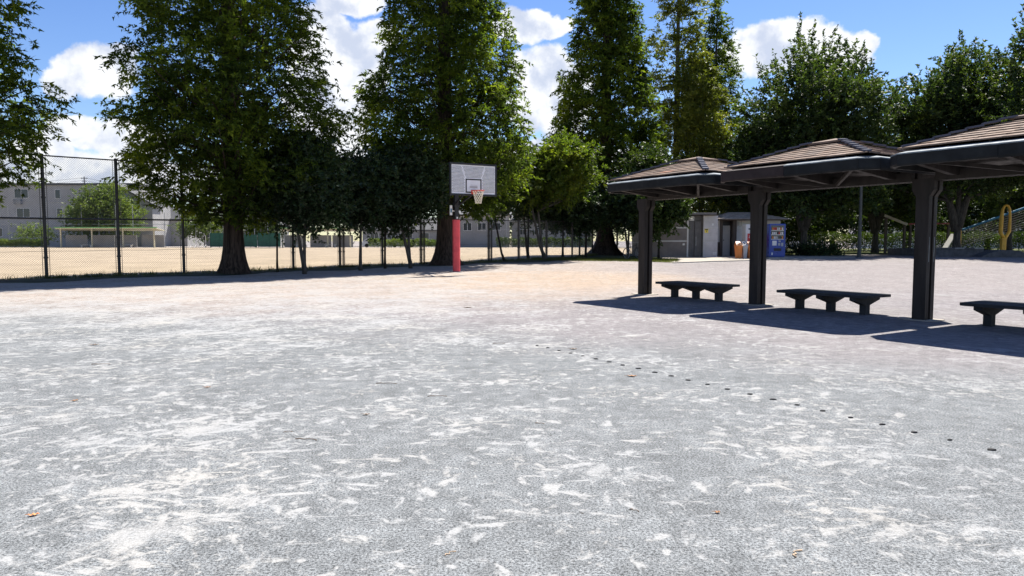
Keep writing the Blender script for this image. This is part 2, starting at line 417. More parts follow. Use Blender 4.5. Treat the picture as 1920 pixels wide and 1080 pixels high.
class MB:
    def __init__(s):
        s.v, s.f, s.mi = [], [], []
    def add(s, vs_, fs, mi=0):
        b = len(s.v)
        s.v.extend([tuple(p) for p in vs_])
        s.f.extend([tuple(i + b for i in f) for f in fs])
        s.mi.extend([mi] * len(fs))
        return s
    def box(s, x0, x1, y0, y1, z0, z1, mi=0):
        v = [(x0, y0, z0), (x1, y0, z0), (x1, y1, z0), (x0, y1, z0), (x0, y0, z1), (x1, y0, z1), (x1, y1, z1), (x0, y1, z1)]
        return s.add(v, [(0, 3, 2, 1), (4, 5, 6, 7), (0, 1, 5, 4), (1, 2, 6, 5), (2, 3, 7, 6), (3, 0, 4, 7)], mi)
    def rbox(s, x0, x1, y0, y1, z0, z1, c=0.01, mi=0):
        """box with all upright and top edges chamfered"""
        def ring(i, z):
            return [(x0 + i + c, y0 + i, z), (x1 - i - c, y0 + i, z), (x1 - i, y0 + i + c, z), (x1 - i, y1 - i - c, z),
                    (x1 - i - c, y1 - i, z), (x0 + i + c, y1 - i, z), (x0 + i, y1 - i - c, z), (x0 + i, y0 + i + c, z)]
        v = ring(c * .7, z0) + ring(0, z0 + c) + ring(0, z1 - c) + ring(c * .7, z1)
        f = [tuple(range(7, -1, -1)), tuple(range(24, 32))]
        for k in range(3):
            for i in range(8):
                j = (i + 1) % 8
                f.append((k * 8 + i, k * 8 + j, k * 8 + 8 + j, k * 8 + 8 + i))
        return s.add(v, f, mi)
    def prism(s, poly, z0, z1, mi=0):
        n = len(poly)
        v = [(x, y, z0) for x, y in poly] + [(x, y, z1) for x, y in poly]
        f = [tuple(range(n - 1, -1, -1)), tuple(range(n, 2 * n))] + [(i, (i + 1) % n, n + (i + 1) % n, n + i) for i in range(n)]
        return s.add(v, f, mi)
    def prism_y(s, poly, y0, y1, mi=0):
        n = len(poly)
        v = [(x, y0, z) for x, z in poly] + [(x, y1, z) for x, z in poly]
        f = [tuple(range(n)), tuple(range(2 * n - 1, n - 1, -1))] + [((i + 1) % n, i, n + i, n + (i + 1) % n) for i in range(n)]
        return s.add(v, f, mi)
    def prism_x(s, poly, x0, x1, mi=0):
        n = len(poly)
        v = [(x0, y, z) for y, z in poly] + [(x1, y, z) for y, z in poly]
        f = [tuple(range(n - 1, -1, -1)), tuple(range(n, 2 * n))] + [(i, (i + 1) % n, n + (i + 1) % n, n + i) for i in range(n)]
        return s.add(v, f, mi)
    def tube(s, path, rad, n=8, caps=True, mi=0, closed=False, phase=0.0):
        P = [Vector(p) for p in path]
        m = len(P)
        if not hasattr(rad, '__len__'):
            rad = [rad] * m
        b = len(s.v)
        prev = None
        for i in range(m):
            if closed:
                d = P[(i + 1) % m] - P[i - 1]
            else:
                d = P[min(i + 1, m - 1)] - P[max(i - 1, 0)]
            d = d.normalized() if d.length > 1e-9 else Vector((0, 0, 1))
            if prev is None:
                a = Vector((1, 0, 0)) if abs(d.x) < 0.8 else Vector((0, 1, 0))
                a = (a - d * a.dot(d)).normalized()
            else:
                a = prev - d * prev.dot(d)
                a = a.normalized() if a.length > 1e-6 else Vector((1, 0, 0))
            prev = a
            c = d.cross(a)
            for k in range(n):
                t = 2 * math.pi * k / n + phase
                s.v.append(tuple(P[i] + (a * math.cos(t) + c * math.sin(t)) * rad[i]))
        cnt = 0
        for i in range(m if closed else m - 1):
            i2 = (i + 1) % m
            for k in range(n):
                k2 = (k + 1) % n
                s.f.append((b + i * n + k, b + i * n + k2, b + i2 * n + k2, b + i2 * n + k))
                cnt += 1
        if caps and not closed:
            s.f.append(tuple(b + k for k in range(n - 1, -1, -1)))
            s.f.append(tuple(b + (m - 1) * n + k for k in range(n)))
            cnt += 2
        s.mi.extend([mi] * cnt)
        return s
    def bar(s, a, b_, wd, ht, up=(0, 0, 1), mi=0):
        a, b_ = Vector(a), Vector(b_)
        d = (b_ - a).normalized()
        u = Vector(up)
        sd_ = d.cross(u).normalized() * wd / 2
        u = sd_.cross(d).normalized() * ht / 2
        v = [a - sd_ - u, a + sd_ - u, a + sd_ + u, a - sd_ + u, b_ - sd_ - u, b_ + sd_ - u, b_ + sd_ + u, b_ - sd_ + u]
        return s.add(v, [(0, 1, 2, 3), (7, 6, 5, 4), (0, 4, 5, 1), (1, 5, 6, 2), (2, 6, 7, 3), (3, 7, 4, 0)], mi)
    def build(s, name, m, parent=None, smooth=False, fixn=False, loc=None):
        me = bpy.data.meshes.new(name)
        me.from_pydata(s.v, [], s.f)
        ms = m if isinstance(m, (list, tuple)) else [m]
        for x in ms:
            me.materials.append(x)
        if len(ms) > 1:
            me.polygons.foreach_set('material_index', s.mi)
        if smooth:
            me.polygons.foreach_set('use_smooth', [True] * len(me.polygons))
        if fixn:
            bm = bmesh.new()
            bm.from_mesh(me)
            bmesh.ops.recalc_face_normals(bm, faces=bm.faces)
            bm.to_mesh(me)
            bm.free()
        me.update()
        return link(name, me, parent, loc)

def link(name, me, parent=None, loc=None):
    o = bpy.data.objects.new(name, me)
    C.objects.link(o)
    if parent:
        o.parent = parent
    if loc is not None:
        o.location = loc
    return o
def tag(o, label, cat, group=None, kind=None):
    o['label'] = label
    o['category'] = cat
    if group:
        o['group'] = group
    if kind:
        o['kind'] = kind
    return o
def empty(name, loc=(0, 0, 0), rz=0.0):
    o = bpy.data.objects.new(name, None)
    o.empty_display_size = 0.3
    C.objects.link(o)
    o.location = loc
    o.rotation_euler = (0, 0, rz)
    return o
def thing(name, label, cat, loc=(0, 0, 0), rz=0.0, group=None):
    return tag(empty(name, loc, rz), label, cat, group)
def struct(o):
    o['kind'] = 'structure'
    return o
def stuff(o):
    o['kind'] = 'stuff'
    return o
def copy_tree(o, parent=None):
    c = o.copy()
    C.objects.link(c)
    c.parent = parent
    for ch in list(o.children):
        copy_tree(ch, c)
    return c
def sheet(name, pts_fn, nu, nv, m):
    """a surface given by pts_fn(u, v) on a grid"""
    v, f = [], []
    for j in range(nv + 1):
        for i in range(nu + 1):
            v.append(pts_fn(i / nu, j / nv))
    for j in range(nv):
        for i in range(nu):
            a = j * (nu + 1) + i
            f.append((a, a + 1, a + nu + 2, a + nu + 1))
    mb = MB()
    mb.add(v, f)
    return mb.build(name, m, None, smooth=True)

# ------------------------------------------------------------------ ground
xs = sorted(set([-3000, -1200, -500, -250, -150] + list(range(-100, 101, 10)) + [150, 250, 500, 1200, 3000]))
ys = sorted(set([-60, -20, -8] + [i * 2 for i in range(-2, 31)] + list(range(65, 141, 15)) + [200, 400, 900, 2000, 4000]))
gv_, gf_ = [], []
for y in ys:
    for x in xs:
        gv_.append((x, y, gz(x, y)))
for j in range(len(ys) - 1):
    for i in range(len(xs) - 1):
        a = j * len(xs) + i
        gf_.append((a, a + 1, a + len(xs) + 1, a + len(xs)))
mb = MB()
mb.add(gv_, gf_)
struct(mb.build('ground', M['ground'], None, smooth=True))

# fence line
FA = Vector((-16.35, 24.9))
FD = Vector((1.674, 1.606))
FN = Vector((-FD.y, FD.x)).normalized()          # away from the camera
FD2 = Vector((0.665, 2.2))
def fpt(n, off=0.0):
    nn = FN
    if n <= 12:
        p = FA + FD * n
    elif n <= 16:
        p = FA + FD * 12 + FD2 * (n - 12)
        nn = Vector((-FD2.y, FD2.x)).normalized()
    else:
        p = FA + FD * 12 + FD2 * 4 + FD * (n - 16)
    p = p + nn * off
    return p.x, p.y
N0, N1, NT_ = -4, 19, 8
# ball field beyond the fence
def field_pt(u, v):
    ax, ay = fpt(-26 + (19.5 + 26) * u, 0.35)
    bx, by = -170 + 225 * u, 112
    v2 = v ** 1.5
    x, y = ax + (bx - ax) * v2, ay + (by - ay) * v2
    return (x, y, gz(x, y) + 0.012)
struct(sheet('ball_field', field_pt, 40, 24, M['field']))
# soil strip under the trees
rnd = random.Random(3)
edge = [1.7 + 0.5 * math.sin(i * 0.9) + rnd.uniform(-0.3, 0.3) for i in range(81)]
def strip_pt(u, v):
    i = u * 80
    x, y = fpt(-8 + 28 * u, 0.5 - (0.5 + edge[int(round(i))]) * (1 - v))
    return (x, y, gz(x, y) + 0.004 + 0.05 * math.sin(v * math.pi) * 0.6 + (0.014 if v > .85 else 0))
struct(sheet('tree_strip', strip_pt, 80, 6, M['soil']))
# ------------------------------------------------------------------ chain link fence
FH, FM, FL = 4.30, 2.12, 2.30
fence = thing('chain_link_fence', 'tall dark chain link fence running along the sandy ball field behind the trees', 'fence', (*fpt(0), gz(*fpt(0))))
FO = fence.location.copy()
def floc(n, z=0.0):
    x, y = fpt(n)
    return Vector((x, y, gz(x, y) + z)) - FO
def collar(mb, p, r, z):
    mb.tube([p + Vector((0, 0, z - .03)), p + Vector((0, 0, z + .03))], r, 8)
post_mesh = {}
def fence_post(n, h, off=0.0, r=0.056):
    key = (h, r)
    if key not in post_mesh:
        mb = MB()
        mb.tube([(0, 0, -0.15), (0, 0, h + 0.04)], r, 10)
        mb.tube([(0, 0, h + 0.04), (0, 0, h + 0.07)], [r * 1.15, r * 0.5], 10)
        for z in ([0.75, 1.45, 2.12, 2.85, 3.5] if h > 3 else [0.75, 1.45]):
            if z < h:
                mb.tube([(0, 0, z - .03), (0, 0, z + .03)], r * 1.35, 10)
        # slim companion rod carrying the mesh
        mb.tube([(r * 1.9, 0.0, 0.02), (r * 1.9, 0.0, h - 0.03)], 0.010, 5)
        mb.tube([(-r * 1.9, 0.0, 0.02), (-r * 1.9, 0.0, h - 0.03)], 0.010, 5)
        o = mb.build('post', M['post_steel'], fence, smooth=False)
        post_mesh[key] = o.data
    else:
        o = link('post', post_mesh[key], fence)
    dv_ = floc(n + .01) - floc(n)
    o.location = floc(n) + Vector((dv_.x, dv_.y, 0)).normalized() * off
    o.rotation_euler = (0, 0, math.atan2(dv_.y, dv_.x))
    return o
for n in range(N0, N1 + 1):
    h = FH if n <= NT_ else FL
    fence_post(n, h)
    if n in (5, 7, 9, 13, 15):
        fence_post(n, FL, 0.2, 0.03)
def wire_panel(n, z0, z1):
    """woven diamond mesh of one bay, in a local frame x along the fence"""
    Lb = FD.length
    a = 0.075                                  # spacing of wires along x
    r = 0.0025
    mb = MB()
    H = z1 - z0
    for s_ in (1, -1):
        k = -int(H / a) - 1
        while k * a < Lb + H:
            # line x = x0 + s*(z - z0)
            x0 = k * a if s_ > 0 else k * a + 0
            if s_ > 0:
                t0, t1 = max(0.0, -x0), min(H, Lb - x0)
                p, q = (x0 + t0, t0), (x0 + t1, t1)
            else:
                t0, t1 = max(0.0, x0 - Lb), min(H, x0)
                p, q = (x0 - t0, t0), (x0 - t1, t1)
            if t1 - t0 > 0.03:
                o_ = 0.003 * s_
                nx, nz = 0.7071 * r, 0.7071 * r
                v = [(p[0] - nx * s_, o_, p[1] + nz), (p[0] + nx * s_, o_, p[1] - nz), (p[0], o_ + r, p[1]),
                     (q[0] - nx * s_, o_, q[1] + nz), (q[0] + nx * s_, o_, q[1] - nz), (q[0], o_ + r, q[1])]
                mb.add(v, [(0, 1, 4, 3), (1, 2, 5, 4), (2, 0, 3, 5)])
            k += 1
    return mb
pm = {}
for n in range(N0, N1):
    h = FH if n < NT_ else FL
    for (z0, z1) in ([(0.06, FM), (FM, FH)] if h > 3 else [(0.06, FL)]):
        key = (z0, z1)
        if key not in pm:
            o = wire_panel(n, z0, z1).build('wire_mesh', M['wire'], fence)
            pm[key] = o.data
        else:
            o = link('wire_mesh', pm[key], fence)
        o['kind'] = 'stuff'
        o.location = floc(n, z0)
        d = floc(n + 1) - floc(n)
        o.rotation_euler = (0, -math.atan2(d.z, math.hypot(d.x, d.y)), math.atan2(d.y, d.x))
    for z in ([FM, FH] if h > 3 else [FL]):
        mb = MB()
        mb.tube([floc(n, z), floc(n + 1, z)], 0.030 if z == FM else 0.024, 8)
        mb.build('rail', M['post_steel'], fence)
    mb = MB()
    a_, b_ = floc(n, 0.98), floc(n + 1, 0.98)
    mb.tube([a_, (a_ + b_) / 2 + Vector((0, 0, -0.02)), b_], 0.006, 5)
    mb.build('tension_wire', M['wire'], fence)

# ------------------------------------------------------------------ basketball stand
bp = Vector((at(856, 29.5), 29.5, gz(0, 29.5)))
hoop = thing('basketball_stand', 'basketball stand with white perforated backboard, red net hoop and red padded post', 'basketball hoop', bp, R(30))
# local: -y faces the players
mb = MB()
mb.prism([(0.155 * math.cos(R(22.5 + 45 * i)), 0.155 * math.sin(R(22.5 + 45 * i))) for i in range(8)], 0.02, 2.16)
pad = mb.build('padding', M['pad'], hoop)
for z in (0.12, 2.06):
    mb = MB()
    mb.prism([(0.158 * math.cos(R(22.5 + 45 * i)), 0.158 * math.sin(R(22.5 + 45 * i))) for i in range(8)], z - .025, z + .025)
    mb.build('strap', M['pad'], pad)
for a in (0, 90, 180, 270):
    mb = MB()
    c, s_ = math.cos(R(a)), math.sin(R(a))
    mb.bar((c * .1435, s_ * .1435, .1), (c * .1435, s_ * .1435, 2.1), .012, .012, (c, s_, 0))
    mb.build('seam', M['pad'], pad)
mb = MB()
mb.rbox(-.24, .24, -.24, .24, -.03, .018, .01)
mb.build('base_plate', M['kerb'], hoop)
mb = MB()
mb.rbox(-.085, .085, -.085, .085, -0.1, 4.05, 0.012)
mb.build('post', M['black'], hoop)
mb = MB()
mb.box(-.03, .03, -.088, -.086, 2.2, 2.26)
mb.rbox(-.03, .03, -.1, -.0865, 2.2, 2.28, .004)
mb.build('label_plate', M['white'], hoop)
OV = 1.58
BZ0, BZ1, BW = 3.06, 4.32, 2.06
mb = MB()
for sx in (-.1, .1):
    mb.bar((sx, -.08, 3.95), (sx, -OV + .1, 3.95), .06, .08)
    mb.bar((sx, -.08, 2.78), (sx * 2.2, -OV + .1, 3.28), .05, .06)
mb.bar((-.3, -OV + .09, 3.28), (.3, -OV + .09, 3.28), .06, .06)
mb.bar((-.3, -OV + .09, 3.95), (.3, -OV + .09, 3.95), .06, .06)
mb.box(-.12, .12, -.11, .1, 2.7, 2.86)
mb.box(-.12, .12, -.11, .1, 3.88, 4.02)
mb.build('arm', M['black'], hoop)
mb = MB()
y0, y1 = -OV - .03, -OV + .05
t_ = .07
mb.box(-BW / 2, BW / 2, y0, y1, BZ1 - t_, BZ1)
mb.box(-BW / 2, BW / 2, y0, y1, BZ0, BZ0 + t_)
mb.box(-BW / 2, -BW / 2 + t_, y0, y1, BZ0 + t_, BZ1 - t_)
mb.box(BW / 2 - t_, BW / 2, y0, y1, BZ0 + t_, BZ1 - t_)
mb.build('frame', M['black'], hoop)
# perforated sheet: rows of holes, solid where the lines are
mb = MB()
x0, x1, z0, z1 = -BW / 2 + t_, BW / 2 - t_, BZ0 + t_, BZ1 - t_
nx, nz = 40, 22
tx, tz0, tz1 = 0.35, BZ0 + .11, BZ0 + .66
def solid(x, z):
    if x < x0 + .045 or x > x1 - .045 or z < z0 + .05 or z > z1 - .06:
        return True
    if abs(x) < tx + .05 and tz0 - .1 < z < tz1 + .05:
        return True
    # two slanting lines from the target corners to the top
    for sg in (-1, 1):
        xa = sg * (tx + (z - tz1) * 0.33)
        if z > tz1 and abs(x - xa) < 0.035:
            return True
    return False
yy_ = -OV - .012
pxh, pzh = (x1 - x0) / nx, (z1 - z0) / nz
def quad(a, b, c, d):
    mb.add([(a, yy_, c), (b, yy_, c), (b, yy_, d), (a, yy_, d)], [(0, 1, 2, 3)])
for j in range(nz):
    za, zm, zt_ = z0 + j * pzh, z0 + (j + .36) * pzh, z0 + (j + 1) * pzh
    quad(x0, x1, za, zm)
    cur = x0
    for i in range(nx):
        ha_ = x0 + (i + .18 + .5 * (j % 2)) * pxh
        hb_ = ha_ + .54 * pxh
        if hb_ > x1 - .03 or solid((ha_ + hb_) / 2, (zm + zt_) / 2):
            continue
        quad(cur, ha_, zm, zt_)
        cur = hb_
    quad(cur, x1, zm, zt_)
bo = mb.build('backboard', M['board_white'], hoop)
sm = bo.modifiers.new('thick', 'SOLIDIFY')
sm.thickness = 0.006
sm.offset = -1
mb = MB()
yl = yy_ - .006
for (a, b, c, d) in ((-tx, tx, tz1 - .05, tz1), (-tx, tx, tz0, tz0 + .05), (-tx, -tx + .05, tz0 + .05, tz1 - .05), (tx - .05, tx, tz0 + .05, tz1 - .05)):
    mb.box(a, b, yl, yy_ + .004, c, d)
mb.build('target_line', M['black'], bo)
mb = MB()
mb.box(-.17, .17, yl + .003, yy_ + .003, tz0 + .19, tz0 + .27)
mb.box(-.14, .16, yl + .003, yy_ + .003, tz0 + .30, tz0 + .315)
mb.build('maker_mark', M['grey_pl'], bo)
# rim and net
RZ = 3.24
RC = Vector((0, -OV - .03 - .15 - .235, RZ))
mb = MB()
mb.tube([RC + Vector((.23 * math.cos(2 * math.pi * i / 28), .23 * math.sin(2 * math.pi * i / 28), 0)) for i in range(28)], .016, 6, closed=True)
mb.box(-.11, .11, -OV - .05, -OV - .025, RZ - .12, RZ + .05)
mb.box(-.09, .09, RC.y + .225, -OV - .05, RZ - .03, RZ + .012)
for sx in (-.08, .08):
    mb.bar((sx, -OV - .05, RZ - .1), (sx, RC.y + .22, RZ - .02), .015, .015)
rim = mb.build('rim', M['rim'], hoop)
mb = MB()
ns, nr = 12, 7
def netp(k, j):
    rr = .225 - .115 * (j / nr) ** .75
    a = 2 * math.pi * (k + .5 * (j % 2)) / ns
    return RC + Vector((rr * math.cos(a), rr * math.sin(a), -.02 - .48 * j / nr))
for j in range(nr):
    for k in range(ns):
        p = netp(k, j)
        for q in ((netp(k, j + 1), netp(k - 1, j + 1)) if j % 2 == 0 else (netp(k, j + 1), netp(k + 1, j + 1))):
            mb.tube([p, q], .0085, 4, caps=False)
mb.build('net', M['net'], hoop)
mb = MB()
mb.box(-.29, -.19, -.02, .01, 2.35, 2.75)
mb.box(-.19, -.07, -.012, .0, 2.5, 2.54)
sp_ = mb.build('notice_plate', M['white'], hoop)
mb = MB()
mb.box(-.27, -.21, -.0225, -.0205, 2.45, 2.62)
mb.build('print', M['blue_rail'], sp_)

# ------------------------------------------------------------------ park shelters
P1 = Vector((3.37, 17.95))
U = Vector((1.84, -2.91))
SP = U.length
UD = U.normalized()
SRZ = math.atan2(UD.y, UD.x)
HA, HB, CH = SP / 2 - 0.075, 1.52, 0.24
ZF0, ZF1, ZP = 2.50, 2.69, 3.16
CAPS = 0.30
def octo(a, b, c):
    return [(-a + c, -b), (a - c, -b), (a, -b + c), (a, b - c), (a - c, b), (-a + c, b), (-a, b - c), (-a, -b + c)]
def build_post(parent, x):
    """twin uprights with a slot between, brackets flaring at the head"""
    p = MB()
    for sv in (-1, 1):
        v0, v1 = (0.03, 0.135) if sv > 0 else (-0.135, -0.03)
        poly = [(x - .11, -.12), (x + .11, -.12), (x + .11, 1.98), (x + .112, 2.10), (x + .185, 2.21), (x + .185, 2.40), (x - .185, 2.40), (x - .185, 2.21), (x - .112, 2.10), (x - .11, 1.98)]
        p.prism_y(poly, v0, v1)
    p.box(x - .07, x + .07, -.03, .03, -.1, 2.40)
    po_ = p.build('post', M['shelter'], parent)
    q = MB()
    q.prism([(x + .34 * math.cos(a) * (1 + .18 * math.sin(3 * a + x)), .30 * math.sin(a) * (1 + .2 * math.cos(2 * a))) for a in [k * math.pi / 8 for k in range(16)]], -.03, .014)
    q.build('dust_pad', M['concrete'], po_)  # thin pad standing for the pale dust at the post foot
    return po_
rt = random.Random(11)
def shelter(i, label):
    c = P1 + U * (i + .5)
    s = thing('park_shelter', label, 'shelter', (c.x, c.y, gz(c.x, c.y)), SRZ, 'park shelters in a row')
    po = build_post(s, -SP / 2)
    if i == 2:
        mb = MB()
        for sv in (-.08, .08):
            mb.box(-SP / 2 + .1105, -SP / 2 + .1125, sv - .008, sv + .008, 1.0, 1.42)
        mb.build('sunlit_edge', M['flashing'], po)  # sunlight on the slot edges, drawn as two pale strips
        build_post(s, SP / 2)
    # beams under the roof
    mb = MB()
    mb.box(-SP / 2 + .19, SP / 2 - .19, -.13, -.04, 2.36, 2.52)
    mb.build('beam', M['shelter'], s)
    mb = MB()
    mb.box(-SP / 2 + .19, SP / 2 - .19, .04, .13, 2.36, 2.52)
    mb.build('beam', M['shelter'], s)
    for ux in (-1.2, 0.0, 1.2):
        mb = MB()
        mb.prism_x([(-HB + .12, 2.54), (-.3, 2.42), (.3, 2.42), (HB - .12, 2.54), (HB - .12, 2.60), (-HB + .12, 2.60)], ux - .045, ux + .045)
        mb.build('rafter', M['shelter'], s)
    for sv in (-1, 1):
        for ux in (-.75, .75):
            mb = MB()
            mb.bar((ux * .15, sv * .1, 2.40), (ux * 1.5, sv * 1.2, 2.58), .05, .06)
            mb.build('brace', M['shelter'], s)
    mb = MB()
    n = 8
    lo, hi = octo(HA - .06, HB - .06, CH), octo(CAPS, CAPS, .02)
    mb.add([(x, y, 2.60) for x, y in lo] + [(x, y, ZP - .1) for x, y in hi], [tuple(range(7, -1, -1)), tuple(range(8, 16))] + [(k, (k + 1) % 8, 8 + (k + 1) % 8, 8 + k) for k in range(8)])
    roof = mb.build('roof', M['shelter'], s)
    # fascia panels, flashing and seams round the eight sided eave
    O, I = octo(HA, HB, CH), octo(HA - .05, HB - .05, CH)
    In = octo(HA - .17, HB - .17, CH - .03)
    for k in range(8):
        k2 = (k + 1) % 8
        splits = [0, .5, 1] if k % 2 == 0 else [0, 1]
        for q in range(len(splits) - 1):
            ta, tb = splits[q], splits[q + 1]
            def L(A, t):
                return Vector(A[k]).lerp(Vector(A[k2]), t)
            g = .003
            oa, ob, ia, ib = L(O, ta), L(O, tb), L(I, ta), L(I, tb)
            d = (ob - oa).normalized() * g
            oa, ia, ob, ib = oa + d, ia + d, ob - d, ib - d
            dz = rt.uniform(-.006, .006)
            out = (oa - ia).normalized() * .012
            mb = MB()
            mb.add([(*ia, ZF0), (*ib, ZF0), (*ib, ZF1 - .012), (*ia, ZF1 - .012), (*(oa - out), ZF0 + dz), (*(ob - out), ZF0 + dz), (*(ob), ZF0 + .03), (*(oa), ZF0 + .03), (*(ob), ZF1 - .012), (*(oa), ZF1 - .012)],
                   [(3, 2, 1, 0), (4, 5, 6, 7), (7, 6, 8, 9), (0, 1, 5, 4), (9, 8, 2, 3), (0, 4, 7, 9, 3), (1, 2, 8, 6, 5)])
            brown = (i == 1 and k == 0 and q == 0) or (i == 1 and k == 7)
            mb.build('fascia_panel', M['fascia_brown'] if brown else M['fascia'], roof)
            fa, fb, ha, hb = L(O, ta), L(O, tb), L(In, ta), L(In, tb)
            mb = MB()
            mb.add([(*fa, ZF1 - .010), (*fb, ZF1 - .010), (*fb, ZF1 + .008), (*fa, ZF1 + .008), (*ha, ZF1 + .058), (*hb, ZF1 + .058), (*ha, ZF1 - .008), (*hb, ZF1 - .008)],
                   [(0, 1, 2, 3), (3, 2, 5, 4), (1, 0, 6, 7), (4, 5, 7, 6), (0, 3, 4, 6), (1, 7, 5, 2)])
            mb.build('flashing', M['fascia_brown'] if brown else M['flashing'], roof)
    # tiles, course by course on the four slopes
    NC = 7
    for face in range(4):
        a, b = (HA, HB) if face % 2 == 0 else (HB, HA)
        rot = face * math.pi / 2
        cr, sr = math.cos(rot), math.sin(rot)
        def pt(u_, v_, z_):
            # local: eave at v = -b
            x, y = (u_, v_)
            return (x * cr - y * sr, x * sr + y * cr, z_)
        def half(t):
            hw = a + (CAPS - a) * t
            v_ = b + (CAPS - b) * t
            return min(hw, a + b - CH - v_) - .01
        def zr(t):
            return ZF1 + .045 + (ZP - ZF1 - .045) * t
        for j in range(NC):
            t0, t1 = (.115 + .885 * j / NC), (.115 + .885 * (j + 1) / NC)
            h0, h1 = half(t0), half(t1)
            ntile = max(2, int(round(h0 * 2 / .36)))
            jit = rt.uniform(-.4, .4)
            cuts = [-1.0] + [max(-.98, min(.98, -1 + 2 * (k_ + .5 * (j % 2) * .9 + jit * .2) / ntile)) for k_ in range(1, ntile)] + [1.0]
            for q in range(len(cuts) - 1):
                if cuts[q + 1] - cuts[q] < .02:
                    continue
                l = rt.uniform(-.003, .004)
                u00, u01 = cuts[q] * h0 + .004, cuts[q + 1] * h0 - .004
                # keep joints square to the eave, cut off at the hips
                u10 = max(-h1, u00) if q > 0 else -h1
                u11 = min(h1, u01) if q < len(cuts) - 2 else h1
                if u10 >= u11:
                    u10 = u11 = max(-h1, min(h1, (u00 + u01) / 2))
                    u11 += .004
                v0 = -(b + (CAPS - b) * t0)
                v1 = -(b + (CAPS - b) * t1)
                e0, e1 = .018 + l, .003
                vv = [pt(u00, v0, zr(t0) + e0 - .022), pt(u01, v0, zr(t0) + e0 - .022), pt(u11, v1, zr(t1) + e1 - .03), pt(u10, v1, zr(t1) + e1 - .03),
                      pt(u00, v0, zr(t0) + e0), pt(u01, v0, zr(t0) + e0), pt(u11, v1, zr(t1) + e1), pt(u10, v1, zr(t1) + e1)]
                mb = MB()
                mb.add(vv, [(0, 3, 2, 1), (4, 5, 6, 7), (0, 1, 5, 4), (1, 2, 6, 5), (2, 3, 7, 6), (3, 0, 4, 7)])
                r_ = rt.random()
                tm = M['tile4'] if r_ > .985 else M['tile2'] if r_ > .72 else M['tile3'] if r_ < .2 else M['tile']
                mb.build('tile', tm, roof)
    # hip caps
    for sx in (-1, 1):
        for sy in (-1, 1):
            A = Vector((sx * (HA - CH / 2 - .08), sy * (HB - CH / 2 - .08), ZF1 + .085))
            B = Vector((sx * CAPS, sy * CAPS, ZP + .03))
            for q in range(7):
                a_, b_ = A.lerp(B, q / 7), A.lerp(B, (q + 1) / 7)
                mb = MB()
                mb.bar(a_ + Vector((0, 0, .05)), b_ + Vector((0, 0, .025)), .12, .03)
                mb.build('hip_cap', M['hip'], roof)
    mb = MB()
    k = CAPS + .07
    mb.add([(-k, -k, ZP + .01), (k, -k, ZP + .01), (k, k, ZP + .01), (-k, k, ZP + .01), (-k, -k, ZP + .045), (k, -k, ZP + .045), (k, k, ZP + .045), (-k, k, ZP + .045), (0, 0, ZP + .13)],
           [(3, 2, 1, 0), (0, 1, 5, 4), (1, 2, 6, 5), (2, 3, 7, 6), (3, 0, 4, 7), (4, 5, 8), (5, 6, 8), (6, 7, 8), (7, 4, 8)])
    mb.build('roof_cap', M['tile2'], roof)
    return s
shelter(0, 'farthest of the three tiled shelters, its roof the smallest, next to the trees')
shelter(1, 'middle tiled shelter of the row, with one brown fascia board at its left corner')
shelter(2, 'nearest tiled shelter of the row, its roof cut by the right edge of the picture')

# ------------------------------------------------------------------ benches
def bench(i, label):
    c = P1 + U * (i + .5)
    b = thing('bench', label, 'bench', (c.x, c.y, gz(c.x, c.y)), SRZ, 'backless benches under the shelters')
    Lh, Wh, zt = .95, .44, .375
    nb = 6
    for k in range(nb):
        y0 = -Wh + 2 * Wh * k / nb + .002
        y1 = -Wh + 2 * Wh * (k + 1) / nb - .002
        e = .06 if k in (0, nb - 1) else 0
        mb = MB()
        if k == 0:
            mb.prism([(-Lh + e, y0), (Lh - e, y0), (Lh, y0 + e), (Lh, y1), (-Lh, y1), (-Lh, y0 + e)], zt - .048, zt)
        elif k == nb - 1:
            mb.prism([(-Lh, y0), (Lh, y0), (Lh, y1 - e), (Lh - e, y1), (-Lh + e, y1), (-Lh, y1 - e)], zt - .048, zt)
        else:
            mb.rbox(-Lh, Lh, y0, y1, zt - .048, zt, .004)
        mb.build('plank', M['bench'], b)
    for x in (-.68, 0, .68):
        mb = MB()
        mb.prism_x([(-.39, zt - .05), (-.39, zt - .105), (-.07, zt - .20), (-.07, -.05), (.07, -.05), (.07, zt - .20), (.39, zt - .105), (.39, zt - .05)], x - .06, x + .06)
        mb.build('leg', M['bench'], b)
    return b
bench(0, 'dark three-legged bench under the farthest shelter')
bench(1, 'dark three-legged bench under the middle shelter')
bench(2, 'dark bench under the nearest shelter, cut by the right picture edge')
# ------------------------------------------------------------------ foliage
def unit(a):
    return a / np.maximum(1e-9, np.linalg.norm(a, axis=1, keepdims=True))
def leaf_object(name, P, D, S, Ln, Wd, tint, m, parent):
    """one pointed face per leaf; P base, D direction, S side vector"""
    N = len(P)
    nrm = np.cross(D, S)
    co = np.empty((N, 3, 3), np.float32)
    b_ = P + D * (Ln * 0.18)[:, None]
    co[:, 0] = b_ + S * (Wd / 2)[:, None]
    co[:, 1] = P + D * Ln[:, None] - nrm * (Ln * 0.12)[:, None]
    co[:, 2] = b_ - S * (Wd / 2)[:, None]
    me = bpy.data.meshes.new(name)
    me.vertices.add(3 * N)
    me.vertices.foreach_set('co', co.ravel())
    me.loops.add(3 * N)
    me.loops.foreach_set('vertex_index', np.arange(3 * N, dtype=np.int32))
    me.polygons.add(N)
    me.polygons.foreach_set('loop_start', np.arange(0, 3 * N, 3, dtype=np.int32))
    me.update(calc_edges=True)
    a = me.attributes.new('tint', 'FLOAT', 'FACE')
    a.data.foreach_set('value', np.clip(tint, 0, 1).astype(np.float32))
    me.materials.append(m)
    return link(name, me, parent)
